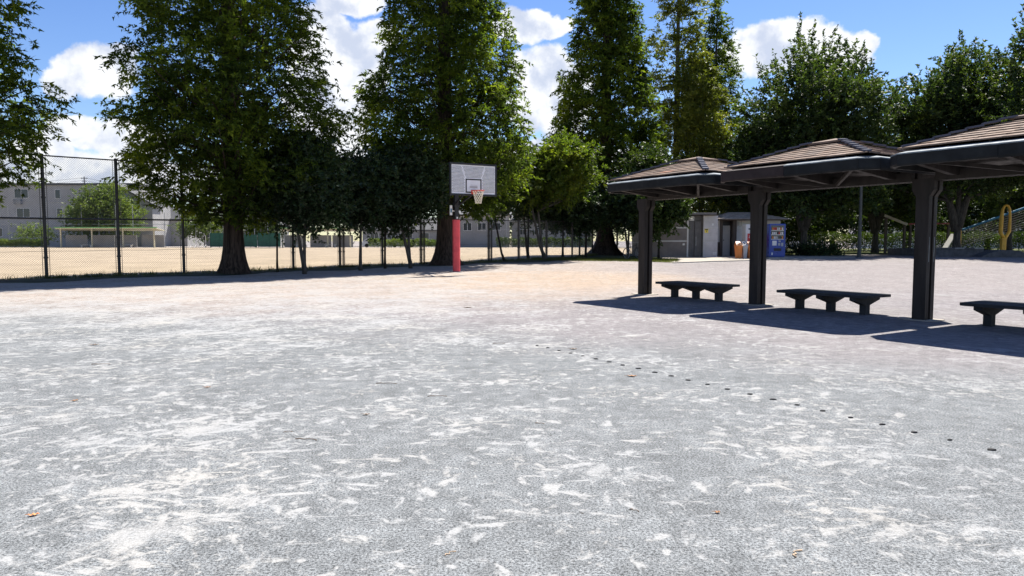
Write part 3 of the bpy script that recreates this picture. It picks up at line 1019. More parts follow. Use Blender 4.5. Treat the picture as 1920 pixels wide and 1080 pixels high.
def leaves_on_twigs(rg, S0, D0, L0, droop, per_m, llen, lwid, spread=0.9, hang=0.25, flat=0.6, tint0=None):
    k = np.maximum(2, (L0 * per_m).astype(int))
    idx = np.repeat(np.arange(len(S0)), k)
    N = len(idx)
    t = rg.random(N)
    d, l = D0[idx], L0[idx]
    P = S0[idx] + d * (l * t)[:, None]
    P[:, 2] -= droop * l * t * t
    tang = d.copy()
    tang[:, 2] -= 2 * droop * t
    tang = unit(tang)
    rv = rg.normal(size=(N, 3))
    rv[:, 2] *= 0.5
    D = unit(tang * 0.7 + unit(rv) * spread + np.array([0, 0, -hang]))
    up = np.zeros((N, 3))
    up[:, 2] = 1
    up = unit(up * flat + rg.normal(size=(N, 3)) * 0.5)
    S = unit(np.cross(D, up))
    sz = rg.uniform(0.65, 1.3, N)
    base = rg.random(len(S0)) if tint0 is None else tint0
    tint = 0.55 * base[idx] + 0.45 * rg.random(N)
    return P, D, S, llen * sz, lwid * sz, tint
def twig_tubes(mb, S0, D0, L0, droop, r):
    for s, d, l in zip(S0, D0, L0):
        e = s + d * l
        e[2] -= droop * l
        mb.tube([s, (s + e) / 2 + np.array([0, 0, droop * l * .25]), e], [r, r * .7, r * .3], 3, caps=False)

def redwood(loc, H, zc, prof, label, leafm, seed, n_cl=620, tw=9, per_m=30, rt_=0.34, flare=0.62, llen=0.17, lwid=0.06, twl=(.28, .66), rise=(14, 60), bark='bark', droop=0.45, shell=2.1, lump=.11, name='dawn_redwood_tree', group='tall conifers along the fence'):
    """conifer: fluted trunk, ascending boughs, drooping sprays filling the outline prof = [(z, radius)]"""
    rg = np.random.default_rng(seed)
    root = thing(name, label, 'tree', loc, 0, group)
    zs, rs = [np.array(q) for q in zip(*prof)]
    mb = MB()
    nseg, nth = 22, 28
    ph = rg.uniform(0, 6.28, 6)
    vv, ff = [], []
    for i in range(nseg + 1):
        t = i / nseg
        z = H * t ** 1.9 - (0.12 if i == 0 else 0)
        r = rt_ * (1 - t ** 1.9) ** 0.8 + 0.012
        fl = math.exp(-max(z, 0) / 0.55)
        for k in range(nth):
            a = 2 * math.pi * k / nth
            lobes = 0.5 * math.cos(5 * a + ph[0]) + 0.35 * math.cos(8 * a + ph[1]) + 0.2 * math.cos(13 * a + ph[2])
            rr = r * (1 + 0.07 * lobes * math.exp(-max(z, 0) / 3)) + (flare - rt_) * fl * (1 + 0.35 * lobes)
            vv.append((rr * math.cos(a), rr * math.sin(a), z))
    for i in range(nseg):
        for k in range(nth):
            k2 = (k + 1) % nth
            ff.append((i * nth + k, i * nth + k2, (i + 1) * nth + k2, (i + 1) * nth + k))
    mb.add(vv, ff)
    # spray clusters inside the outline, thicker towards the outside
    zz_ = np.linspace(zs[0], zs[-1], 200)
    wgt = np.interp(zz_, zs, rs) + .25
    cz = rg.choice(zz_, n_cl, p=wgt / wgt.sum()) + rg.normal(size=n_cl) * .15
    az_ = rg.uniform(0, 2 * math.pi, n_cl)
    lm = 1 + lump * (np.sin(3 * az_ + cz * .9 + ph[3]) * .5 + np.sin(5 * az_ - cz * 1.7 + ph[4]) * .5 + np.sin(2 * az_ + cz * 2.6 + ph[5]) * .6)
    q = 1 - rg.random(n_cl) ** shell * .82
    rad = np.interp(cz, zs, rs) * lm * q * rg.uniform(.9, 1.04, n_cl)
    cen = np.stack([np.cos(az_) * rad, np.sin(az_) * rad, cz], 1)
    fr = np.clip((cz - zs[0]) / (H - zs[0]), 0, 1)
    el_ = np.radians(rise[0] + (rise[1] - rise[0]) * fr)
    # boughs
    for i in np.argsort(-rad)[:int(n_cl * .55):4]:
        c = cen[i]
        s0 = max(zc * .8, c[2] - rad[i] * math.tan(el_[i]) * .9)
        p0 = np.array([0, 0, s0])
        mid = p0 * .5 + c * .5 + np.array([0, 0, -.10 * rad[i]]) + rg.normal(size=3) * .16
        rb = 0.012 + 0.011 * rad[i]
        mb.tube([p0, mid, c], [rb, rb * .65, rb * .25], 5, caps=False)
    n = np.maximum(4, (tw * rg.uniform(.7, 1.3, n_cl)).astype(int))
    ix = np.repeat(np.arange(n_cl), n)
    m = len(ix)
    out = np.stack([np.cos(az_), np.sin(az_), np.zeros(n_cl)], 1)[ix]
    up = np.tan(el_)[ix]
    D = unit(out * .6 + np.stack([np.zeros(m), np.zeros(m), .55 * np.minimum(up, 1.4) + .05], 1) + rg.normal(size=(m, 3)) * np.array([.55, .55, .35]))
    S = cen[ix] + rg.normal(size=(m, 3)) * np.array([.26, .26, .2]) - D * .15
    L = rg.uniform(*twl, m)
    T = rg.random(n_cl)[ix] * .75 + rg.random(m) * .25
    mb.build('trunk', M[bark], root, smooth=True)
    sel = rg.random(m) < 0.22
    mb = MB()
    twig_tubes(mb, S[sel], D[sel], L[sel], droop, 0.009)
    stuff(mb.build('twigs', M[bark], root))
    P, Dv, Sv, ln, wd, ti = leaves_on_twigs(rg, S, D, L, droop, per_m, llen, lwid, 0.7, 0.22, 0.7, T)
    leaf_object('crown', P, Dv, Sv, ln, wd, ti, leafm, root)
    return root

def broadleaf(loc, trunks, blobs, label, leafm, seed, n_cl, tw=14, twl=(.3, .7), per_m=32, llen=.14, lwid=.085, bark='bark2', r0=.09, shoots=0, name='small_tree', group=None, cl_sig=.34, droop=.12, cat='tree', fork=0.5, up=.25, limb=24):
    """trunks: polylines from the ground; blobs: ellipsoids (cx,cy,cz,rx,ry,rz) local"""
    rg = np.random.default_rng(seed)
    root = thing(name, label, cat, loc, 0, group)
    B = np.array(blobs, float)
    vol = (B[:, 3] * B[:, 4] * B[:, 5]) ** 0.8
    bi = rg.choice(len(B), n_cl, p=vol / vol.sum())
    dv = unit(rg.normal(size=(n_cl, 3)))
    rad = rg.random(n_cl) ** 0.38 * rg.uniform(.82, 1.06, n_cl)
    cen = B[bi, :3] + dv * B[bi, 3:] * rad[:, None]
    mb = MB()
    tops = []
    for tk in trunks:
        m = len(tk)
        mb.tube(tk, [r0 * (1.25 if j == 0 else 1) * (1 - .55 * j / (m - 1)) for j in range(m)], 9)
        tops.append(np.array(tk[-1], float))
        if m > 2:
            tops.append(np.array(tk[-2], float))
    for i in range(min(limb, n_cl)):
        c = cen[i]
        s = min(tops, key=lambda q: np.linalg.norm(q - c) + (3 if q[2] > c[2] else 0))
        mid = s * .45 + c * .55 + np.array([0, 0, -.1 * np.linalg.norm(c - s) * fork]) + rg.normal(size=3) * .08
        mb.tube([s, mid, c], [r0 * .34, r0 * .2, r0 * .06], 5, caps=False)
    S, D, L, T = [], [], [], []
    ctr = B[:, :3].mean(0)
    for i in range(n_cl):
        n = max(3, int(tw * rg.uniform(.6, 1.3)))
        s = cen[i] + rg.normal(size=(n, 3)) * cl_sig * np.array([1, 1, .7])
        o = unit((s - B[bi[i], :3]) / B[bi[i], 3:])
        d = unit(o * .7 + rg.normal(size=(n, 3)) * .55 + np.array([0, 0, up]))
        S.append(s)
        D.append(d)
        L.append(rg.uniform(*twl, n))
        T.append(np.full(n, rg.random()) * .7 + rg.random(n) * .3)
    if shoots:
        sb = rg.choice(len(B), shoots, p=vol / vol.sum())
        q = unit(rg.normal(size=(shoots, 3)))
        q[:, 2] = np.abs(q[:, 2])
        s = B[sb, :3] + q * B[sb, 3:] * .93
        d = unit(q * np.array([1, 1, .5]) * .7 + np.array([0, 0, 1.0]) + rg.normal(size=(shoots, 3)) * .2)
        S.append(s)
        D.append(d)
        L.append(rg.uniform(.7, 2.4, shoots))
        T.append(rg.random(shoots))
    S, D, L, T = np.concatenate(S), np.concatenate(D), np.concatenate(L), np.concatenate(T)
    sel = (rg.random(len(S)) < .2) | (L > twl[1])
    mb.build('trunk', M[bark], root, smooth=True)
    mb = MB()
    twig_tubes(mb, S[sel], D[sel], L[sel], droop, 0.007)
    stuff(mb.build('twigs', M[bark], root))
    P, Dv, Sv, ln, wd, ti = leaves_on_twigs(rg, S, D, L, droop, per_m, llen, lwid, .9, .12, .55, T)
    leaf_object('crown', P, Dv, Sv, ln, wd, ti, leafm, root)
    return root
def base(px, Y):
    x = at(px, Y)
    return (x, Y, gz(x, Y) - .02)

# ---- tall conifers
redwood((-18.9, 21.9, 0), 22.0, 2.6, [(2.9, 2.0), (3.6, 3.5), (5.0, 4.0), (7, 3.55), (9, 3.0), (12, 2.6), (17, 1.9), (22, .2)],
        'tall conifer at the left picture edge, only its right boughs in view', M['leaf_red'], 1, n_cl=1400, per_m=34, lwid=.07)
redwood(base(440, 28.3), 26.0, 2.7, [(2.3, 1.4), (3.0, 2.8), (4.2, 3.5), (6.3, 4.0), (9, 3.35), (11, 2.75), (16, 2.5), (21, 1.7), (26, .2)],
        'broad tall conifer with flared trunk, left of the basketball stand', M['leaf_red'], 2, n_cl=1900, per_m=34, flare=.64, rt_=.36, llen=.175, lwid=.072)
redwood(base(836, 35.6), 29.0, 3.3, [(3.0, 2.2), (4, 3.5), (6, 3.9), (8, 3.85), (11, 3.0), (14, 2.45), (20, 2.2), (25, 1.4), (29, .2)],
        'tall conifer standing right behind the basketball stand', M['leaf_red'], 3, n_cl=1700, per_m=30, flare=.85, rt_=.44, llen=.205, lwid=.085)
redwood(base(1134, 51.5), 27.0, 3.3, [(3.0, 2.7), (5, 3.8), (8, 3.8), (12, 3.0), (17, 2.1), (21, 1.4), (25, .6), (27, .2)],
        'tall dark conifer left of the farthest shelter roof, with a wide flared base', M['leaf_red'], 4, n_cl=1350, per_m=24, flare=1.5, rt_=.55, llen=.27, lwid=.105)
redwood(base(1265, 58), 25.5, 7.0, [(6, 2.4), (10, 3.1), (15, 2.5), (20, 1.9), (25.5, .5)],
        'yellowish thin-topped conifer behind the farthest shelter roof', M['leaf_yel'], 5, n_cl=330, per_m=16, llen=.30, lwid=.11, rise=(35, 74), bark='bark2', twl=(.5, 1.2), lump=.2, shell=.9)
redwood(base(1312, 55), 15.6, 3.5, [(3, 1.7), (8, 2.0), (12, 1.5), (15.6, .2)],
        'slim yellow green conifer in front of the thin-topped one', M['leaf_yel'], 6, n_cl=420, per_m=19, llen=.28, lwid=.11, rise=(30, 70), bark='bark2', rt_=.2, flare=.3)
redwood(base(1336, 67), 23.2, 5.0, [(5, 2.7), (12, 2.4), (18, 1.7), (23.2, .2)],
        'distant slender bluish conifer, rightmost of the tall ones', M['leaf_red'], 7, n_cl=480, per_m=16, llen=.34, lwid=.13, rise=(25, 65), bark='bark2')

# ---- small trees under the conifers
EV = 'small evergreen trees along the fence'
def small(px, Y, rx, z0, z1, label, leafm, seed, n_cl, lean=0.0, twin=True, rb=.085, bark='bark2', off=0.0, **kw):
    b = base(px, Y)
    h = z0 + .35 * (z1 - z0)
    rr = random.Random(seed)
    tr = [[(0, 0, -.1), (lean * .3, 0, .5), (lean * .8 + .02, .05, z0 * .9), (lean * 1.2 + .1, 0, h)]]
    if twin:
        tr.append([(.02, .03, .1), (-.1 + lean * .4, -.05, .9), (-.25 + lean, .05, z0), (-.4 + lean, 0, h + .2)])
    cz, rz = (z0 + z1) / 2, (z1 - z0) / 2
    L_ = lean * 1.2 + off
    bl = [(L_, 0, cz, rx, rx, rz), (L_ - rx * .35, .2, cz - rz * .25, rx * .8, rx * .9, rz * .7), (L_ + rx * .35, -.2, cz + rz * .1, rx * .75, rx * .8, rz * .75), (L_ + rr.uniform(-.3, .3), 0, cz + rz * .35, rx * .6, rx * .6, rz * .72)]
    return broadleaf(b, tr, bl, label, leafm, seed, n_cl, r0=rb, bark=bark, group=kw.pop('group', EV), **kw)
small(571, 28.0, 1.45, 1.7, 5.3, 'small evergreen with pale forked trunk, just right of the broad conifer', M['leaf_ever'], 21, 190)
small(520, 29.4, 1.1, 2.3, 4.6, 'dark leafy sapling half hidden behind the broad conifer boughs', M['leaf_ever'], 28, 100, twin=False, rb=.05, bark='bark3')
small(676, 30.6, 1.25, 1.8, 4.9, 'small evergreen with a leafy single trunk, second right of the broad conifer', M['leaf_ever'], 22, 150, twin=False)
small(770, 32.4, 1.75, 1.9, 5.3, 'small evergreen with two bare stems left of the basketball stand', M['leaf_ever'], 23, 220, lean=-.15)
small(722, 32.2, 1.2, 2.1, 5.1, 'dark evergreen crowded between its two neighbours, stem hidden', M['leaf_ever'], 24, 140, twin=False, bark='bark3', rb=.06)
small(948, 39.5, 1.9, 2.6, 6.6, 'thin dark tree with leaning stem right of the basketball backboard', M['leaf_zel'], 25, 110, lean=-.75, twin=False, rb=.075, bark='bark3', twl=(.35, .8), llen=.18, lwid=.11)
small(990, 42.5, 1.2, 2.6, 4.9, 'low forked dark tree beside the lime green tree', M['leaf_ever'], 26, 60, bark='bark3', llen=.18, lwid=.115)
small(1022, 41.5, 2.2, 3.2, 7.2, 'lime green maple-like tree with leaning grey stems before the dark conifer', M['leaf_lime'], 27, 150, lean=-.55, off=1.15, llen=.18, lwid=.115, rb=.10, group=None, droop=.2)
small(1055, 44.2, 1.7, 2.0, 4.9, 'dark round evergreen left of the wide conifer base', M['leaf_ever'], 29, 120, twin=False, bark='bark3', llen=.18, lwid=.12)
small(1098, 45.3, 1.5, 1.9, 4.6, 'dark evergreen close against the wide conifer base', M['leaf_ever'], 30, 100, twin=False, bark='bark3', llen=.18, lwid=.12)
small(1178, 44.8, 1.5, 2.0, 5.0, 'dark evergreen with several grey stems above the parked bicycle', M['leaf_ever'], 31, 120, bark='bark2', llen=.18, lwid=.12)
small(1235, 44.5, 1.45, 1.55, 4.7, 'green round tree beside the toilet building', M['leaf_bush'], 32, 130, twin=False, bark='bark3', llen=.18, lwid=.125, group=None)
small(1205, 46, 1.4, 4.0, 7.2, 'bright bush-like tree showing over the farthest shelter roof', M['leaf_bush'], 33, 90, twin=False, bark='bark3', llen=.19, lwid=.12, group=None)

# ---- large broadleaf trees on the right
BG = 'large broadleaf trees on the right'
def big(px, Y, H, rx, z0, label, seed, n_cl, leafm='leaf_zel', shoots=110, r0=.30, llen=.25, lwid=.15, tw=17, split=3.0, extra=()):
    b = base(px, Y)
    rr = random.Random(seed)
    tr = [[(0, 0, -.15), (.02, 0, 1.2), (.05, 0, split), (.1, .1, H * .55)],
          [(0, 0, split * .6), (-.6, .1, split + 1.0), (-rx * .4, .2, H * .5)],
          [(0, 0, split * .7), (.6, -.1, split + 1.2), (rx * .4, -.2, H * .48)]]
    cz = (z0 + H) / 2
    bl = [(0, 0, cz, rx * .8, rx * .8, (H - z0) / 2 * .95)]
    for k in range(7):
        a = k * 2.4 + rr.uniform(-.3, .3)
        q = rr.uniform(.45, .62)
        bl.append((rx * q * math.cos(a), rx * q * math.sin(a), z0 + (H - z0) * rr.uniform(.22, .62), rx * rr.uniform(.38, .52), rx * .45, (H - z0) * rr.uniform(.16, .24)))
    for k in range(5):
        a = k * 1.256 + .4
        bl.append((rx * .6 * math.cos(a), rx * .6 * math.sin(a), z0 + (H - z0) * .15, rx * .42, rx * .42, (H - z0) * .13))
    bl.append((0, 0, H - (H - z0) * .2, rx * .34, rx * .34, (H - z0) * .2))
    bl.extend(extra)
    return broadleaf(b, tr, bl, label, M[leafm], seed, n_cl, tw=tw, twl=(.45, 1.05), per_m=22, llen=llen, lwid=lwid, bark='bark2', r0=r0, shoots=shoots, name='broadleaf_tree', group=BG, cl_sig=.5, up=.45, droop=.1, limb=30)
big(1506, 53, 15.8, 5.9, 2.7, 'big bushy broadleaf tree with pale wispy top, between the middle and farthest shelter peaks', 41, 520, shoots=260)
big(1400, 58, 9.6, 3.2, 2.6, 'lower bright green tree left of the big bushy one', 42, 120, 'leaf_bush', 20)
big(1640, 63, 12.5, 5.2, 2.8, 'darker broadleaf tree set back between two bigger crowns', 43, 260, shoots=60)
big(1792, 52.5, 14.4, 5.6, 4.3, 'big broadleaf tree growing in the low concrete planter', 44, 470, shoots=260)
big(1995, 46, 16.8, 4.8, 4.8, 'tallest broadleaf tree, at the right picture edge', 45, 330, shoots=160)
big(1890, 64, 12.0, 5.0, 2.6, 'dark broadleaf tree far back behind the yellow arch', 46, 170, shoots=40)
big(1440, 70, 10.0, 6.0, 1.5, 'shaded tree far back behind the drink machines', 47, 210, shoots=20)
big(1560, 77, 9.5, 6.2, 1.5, 'shaded tree far back left of the lamp pole', 48, 210, shoots=20)
big(1700, 79, 9.5, 6.2, 2.0, 'shaded tree far back behind the play frame', 49, 210, shoots=20)
big(1850, 78, 9.5, 6.2, 1.7, 'shaded tree far back behind the climbing net', 50, 210, shoots=20)
broadleaf(base(1522, 50.5), [[(0, 0, -.1), (.05, 0, .3), (0, 0, .5)]], [(0, 0, .35, 1.9, 1.2, .55), (-.9, .1, .3, 1.1, 1, .4), (1.0, 0, .25, 1.1, 1, .35)], 'low dark shrub mound at the foot of the big bushy tree', M['leaf_ever'], 34, 70, tw=10, twl=(.2, .4), llen=.16, lwid=.10, r0=.04, name='shrub', cat='shrub', cl_sig=.22)
# ------------------------------------------------------------------ apron, kerb, lawns on the right
def gpt(px, Y, dz=0.0):
    x = at(px, Y)
    return (x, Y, gz(x, Y) + dz)
def poly_sheet(name, near, far, m, dz, nv=10):
    """strip between two polylines of equal length"""
    n = len(near) - 1
    def fn(u, v):
        i = min(n - 1, int(u * n))
        f = u * n - i
        a = [near[i][k] * (1 - f) + near[i + 1][k] * f for k in range(2)]
        b = [far[i][k] * (1 - f) + far[i + 1][k] * f for k in range(2)]
        x, y = a[0] + (b[0] - a[0]) * v, a[1] + (b[1] - a[1]) * v
        return (x, y, gz(x, y) + dz)
    return sheet(name, fn, n * 4, nv, m)
AP = [(at(1262, 37.6), 37.6), (at(1330, 39.2), 39.2), (at(1410, 40.8), 40.8), (at(1500, 43.0), 43.0), (at(1606, 46.5), 46.5)]
struct(poly_sheet('apron', AP, [(at(1230, 41), 41), (at(1250, 49), 49), (at(1345, 52), 52), (at(1480, 54), 54), (at(1620, 54), 54)], M['concrete'], .012))
mb = MB()
for a, b in zip(AP[:-1], AP[1:]):
    a3, b3 = Vector((*a, gz(*a) + .0)), Vector((*b, gz(*b) + .0))
    n = 4
    for k in range(n):
        p, q = a3.lerp(b3, k / n + .004), a3.lerp(b3, (k + 1) / n - .004)
        mb.bar(p, q, .12, .09)
struct(mb.build('kerb', M['kerb']))
struct(poly_sheet('lawn', [(at(1060, 42), 42), (at(1180, 40.2), 40.2), (at(1262, 38.2), 38.2)], [(at(1010, 46), 46), (at(1180, 50), 50), (at(1236, 46), 46)], M['lawn'], .02))
struct(poly_sheet('park_lawn', [(at(1480, 54), 54), (at(1600, 55), 55), (at(1760, 55), 55), (at(1960, 53), 53), (60, 53)], [(20, 95), (34, 95), (50, 95), (70, 95), (95, 95)], M['lawn'], .016))

# grass tufts
def grass(name, pts, label, hmin, hmax, seed, w=.016):
    rg = np.random.default_rng(seed)
    P = np.array(pts, float)
    N = len(P)
    D = unit(rg.normal(size=(N, 3)) * np.array([.35, .35, .1]) + np.array([0, 0, 1]))
    S = unit(np.cross(D, rg.normal(size=(N, 3))))
    o = leaf_object(name, P, D, S, rg.uniform(hmin, hmax, N) * rg.uniform(.5, 1, N), np.full(N, w), rg.random(N), M['grass'], None)
    tag(o, label, 'grass', kind='stuff')
rg = np.random.default_rng(5)
pts = []
for _ in range(2100):
    n = rg.uniform(-5, 17)
    off = rg.normal() * .22 - .05
    x, y = fpt(n, off)
    c = 0.6 + 0.4 * math.sin(n * 2.1) * math.sin(n * .7 + 1)
    if rg.random() > c:
        continue
    for k in range(6):
        pts.append((x + rg.normal() * .05, y + rg.normal() * .05, gz(x, y) + .01))
grass('grass_tufts', pts, 'ragged weeds and grass tufts along the foot of the fence', .08, .30, 6, .018)
pts = []
for _ in range(5200):
    u, v = rg.random(), rg.random() ** .8
    x = at(1000 + 262 * u, 40 + 4.5 * v)
    y = 38.6 + 1.6 * (1 - u) + 4.5 * v
    for k in range(3):
        pts.append((x + rg.normal() * .06, y + rg.normal() * .06, gz(x, y) + .015))
grass('grass_verge', pts, 'sunlit grass verge between the gravel and the shaded trees', .05, .14, 8, .02)
pts = []
for _ in range(9000):
    n = rg.uniform(-5, 17)
    off = -rg.random() ** 1.3 * 1.6
    x, y = fpt(n, off)
    if math.sin(n * 1.3) * math.sin(n * .43 + 2) + rg.normal() * .4 < 0.0:
        continue
    pts.append((x, y, gz(x, y) + .03))
grass('shade_grass', pts, 'sparse grass on the shaded strip under the trees', .04, .12, 9, .02)

# ------------------------------------------------------------------ toilet building
def siding(mb, x0, x1, y, z0, z1, step, depth=.018):
    z = z0
    while z < z1 - .01:
        zt = min(z1, z + step)
        mb.add([(x0, y, z), (x1, y, z), (x1, y, z + .012), (x0, y, z + .012), (x0, y - depth, z + .012), (x1, y - depth, z + .012), (x1, y - depth * .4, zt), (x0, y - depth * .4, zt)],
               [(0, 1, 2, 3), (3, 2, 5, 4), (4, 5, 6, 7)])
        z = zt
TY = 47.0
tb = thing('toilet_building', 'low grey public toilet with pale banded siding and dark door beyond the shelters', 'building', (at(1285, TY), TY, gz(0, TY)))
TX = tb.location.x
def lx(px, Y=TY, ox=None):
    return at(px, Y) - (TX if ox is None else ox)
x0, xd0, xd1, x1 = lx(1205), lx(1291), lx(1318), lx(1345)
zb = tb.location.z
ztop = zat(402, TY) - zb
mb = MB()
mb.box(x0 + .05, xd0, .12, 4.6, -.1, ztop - .05)
mb.box(xd0, xd1, .36, 4.6, -.1, ztop - .06)
mb.box(xd1, x1, .02, 4.6, -.1, ztop - .04)
wl = mb.build('wall', M['sid_dark'], tb)
zb1, zb2 = zat(452, TY) - zb, zat(427, TY) - zb
for (a, b, y, za, zc_, mm) in ((x0, xd0 - .12, .118, 0, zb1 - .05, 'sid_dark'), (x0, xd0 - .12, .118, zb1 + .05, zb2 - .04, 'sid_dark'), (x0, xd0 - .12, .118, zb2 + .04, ztop - .06, 'sid_dark'),
                               (xd1 + .03, x1 - .01, .018, 0, zb1 - .05, 'sid_lit'), (xd1 + .03, x1 - .01, .018, zb1 + .05, zb2 - .04, 'sid_lit'), (xd1 + .03, x1 - .01, .018, zb2 + .04, ztop - .1, 'sid_lit')):
    mb = MB()
    siding(mb, a, b, y, za, zc_, .15, .035)
    mb.build('siding', M[mm], wl)
for (a, b, y) in ((x0, xd0 - .12, .118), (xd1 + .01, x1, .018)):
    for zc_ in (zb1, zb2):
        mb = MB()
        mb.box(a, b, y - .03, y - .001, zc_ - .045, zc_ + .045)
        mb.build('band', M['sid_band'], wl)
mb = MB()
mb.box(xd0 - .12, xd0 - .01, .06, .13, 0, ztop - .06)
mb.build('corner_post', M['sid_band'], wl)
mb = MB()
mb.box(xd1 - .005, xd1 + .03, -.01, .3, 0, ztop - .06)
mb.build('corner_post', M['sid_lit'], wl)
mb = MB()
mb.rbox(lx(1284), lx(1339), -.5, 4.8, ztop - .04, ztop + .09, .02)
mb.rbox(x0 - .2, lx(1284) - .01, -.1, 4.8, ztop - .06, ztop + .05, .02)
mb.build('roof', M['door_dark'], tb)
mb = MB()
mb.box(xd0 + .003, lx(1302.5), .27, .355, 0, zat(413, TY) - zb)
mb.box(xd0 + .003, xd1 - .003, .30, .358, zat(413, TY) - zb, ztop - .065)
mb.build('door_surround', M['door_dark'], tb)
mb = MB()
mb.rbox(lx(1303), lx(1316), .22, .26, .02, zat(414, TY) - zb, .01)
dr_ = mb.build('door', M['door_dark'], tb)
mb = MB()
mb.tube([(lx(1305.5), .17, .75), (lx(1305.5), .17, 1.35)], .018, 6)
mb.build('handle', M['galv'], dr_)
def small_sign(px0, px1, py0, py1, y, m, parent, nm='sign_plate', t=.02):
    mb = MB()
    mb.box(lx(px0), lx(px1), y - t, y, zat(py1, TY) - zb, zat(py0, TY) - zb)
    return mb.build(nm, M[m], parent)
sg = small_sign(1293, 1302, 405.5, 413.5, .255, 'white', tb)
mb = MB()
def figure(mb, cx, cz, h, y, woman=False):
    mb.prism_y([(cx + .12 * h * math.cos(a), cz + .38 * h + .12 * h * math.sin(a)) for a in [i * math.pi / 4 for i in range(8)]], y - .004, y)
    if woman:
        mb.prism_y([(cx, cz + .22 * h), (cx - .2 * h, cz - .25 * h), (cx + .2 * h, cz - .25 * h)], y - .004, y)
    else:
        mb.prism_y([(cx - .15 * h, cz + .22 * h), (cx - .1 * h, cz - .45 * h), (cx + .1 * h, cz - .45 * h), (cx + .15 * h, cz + .22 * h)], y - .004, y)
zc_ = (zat(406, TY) + zat(413, TY)) / 2 - zb
figure(mb, lx(1294.8), zc_, .2, .232)
mb.box(lx(1297.3), lx(1297.7), .228, .232, zc_ - .1, zc_ + .1)
figure(mb, lx(1300), zc_, .2, .232, True)
mb.build('pictogram', M['black'], sg)
sg = small_sign(1320, 1327, 429, 436.5, 0.0, 'sign_yel', tb)
mb = MB()
zc_ = (zat(429, TY) + zat(436.5, TY)) / 2 - zb
mb.box(lx(1320.8), lx(1326.2), -.024, -.0205, zc_ + .05, zc_ + .11)
figure(mb, lx(1323.5), zc_ - .035, .13, -.0205)
mb.build('print', M['black'], sg)
small_sign(1333.6, 1336.8, 419, 423, 0.0, 'white', tb, 'lamp')
small_sign(1336, 1343, 472.5, 478, 0.0, 'off_white', tb, 'vent_cover')
small_sign(1280, 1284, 456.5, 460, .1, 'off_white', tb, 'vent_cover')

# ------------------------------------------------------------------ kiosk with hipped roof
KY = 48.5
kc = at(1408, KY)
kb = thing('kiosk', 'small hipped-roof kiosk with grey door, right of the toilet building', 'building', (kc, KY, gz(0, KY)))
kz = gz(0, KY)
def kx(px, Y=KY):
    return at(px, Y) - kc
hw = kx(1470)
ze, zp_ = zat(412, KY) - kz, zat(396, KY) - kz
mb = MB()
xa, xb, xc, xe = kx(1345), kx(1351.5), kx(1383), kx(1471)
mb.box(xa, xe, .9, 4.5, -.1, ze - .02)
mb.build('wall', M['off_white'], kb)
mb = MB()
mb.box(xa, kx(1351), .3, .895, .98, ze - .03)
mb.build('side_panel', M['sid_band'], kb)
mb = MB()
mb.box(xa, kx(1351), .28, .895, 0, .98)
for a, b in ((1351, 1356), (1374.5, 1382)):
    mb.box(kx(a) + .003, kx(b), .2, .89, 0, ze - .02)
mb.box(kx(1356), kx(1374.5), .25, .88, zat(414, KY) - kz, ze - .025)
fr_o = mb.build('door_frame', M['brown'], kb)
mb = MB()
mb.box(kx(1356) + .004, kx(1374.5) - .004, .86, .895, 0, zat(414, KY) - kz)
mb.build('recess', M['black'], kb)
mb = MB()
mb.rbox(kx(1356.5), kx(1374), .70, .74, .03, zat(422.5, KY) - kz, .01)
d_ = mb.build('door', M['door_grey'], kb)
mb = MB()
mb.box(kx(1361), kx(1362.5), .675, .70, 1.08, 1.15)
mb.build('lock', M['black'], d_)
mb = MB()
for cx_ in (1384.5, 1391.5):
    c = Vector((kx(cx_), .86, zat(425, KY) - kz))
    mb.tube([c + Vector((-.0, 0, .55)), c + Vector((0, 0, .1)), c + Vector((.05, 0, .0)), c + Vector((.12, 0, .0)), c + Vector((.17, 0, .1)), c + Vector((.17, 0, .45))], .014, 5)
mb.build('conduit', M['grey_pl'], kb)
mb = MB()
mb.rbox(kx(1381), kx(1385), .75, .89, zat(418, KY) - kz, zat(413.5, KY) - kz, .02)
mb.build('wall_lamp', M['black'], kb)
mb = MB()
mb.box(kx(1382.5), kx(1388.5), .87, .895, zat(437, KY) - kz, zat(431, KY) - kz)
nt = mb.build('notice', M['white'], kb)
mb = MB()
mb.box(kx(1383), kx(1388), .866, .8695, zat(433.5, KY) - kz, zat(431.6, KY) - kz)
mb.box(kx(1383.4), kx(1387), .866, .8695, zat(436, KY) - kz, zat(435, KY) - kz)
mb.build('print', M['red'], nt)
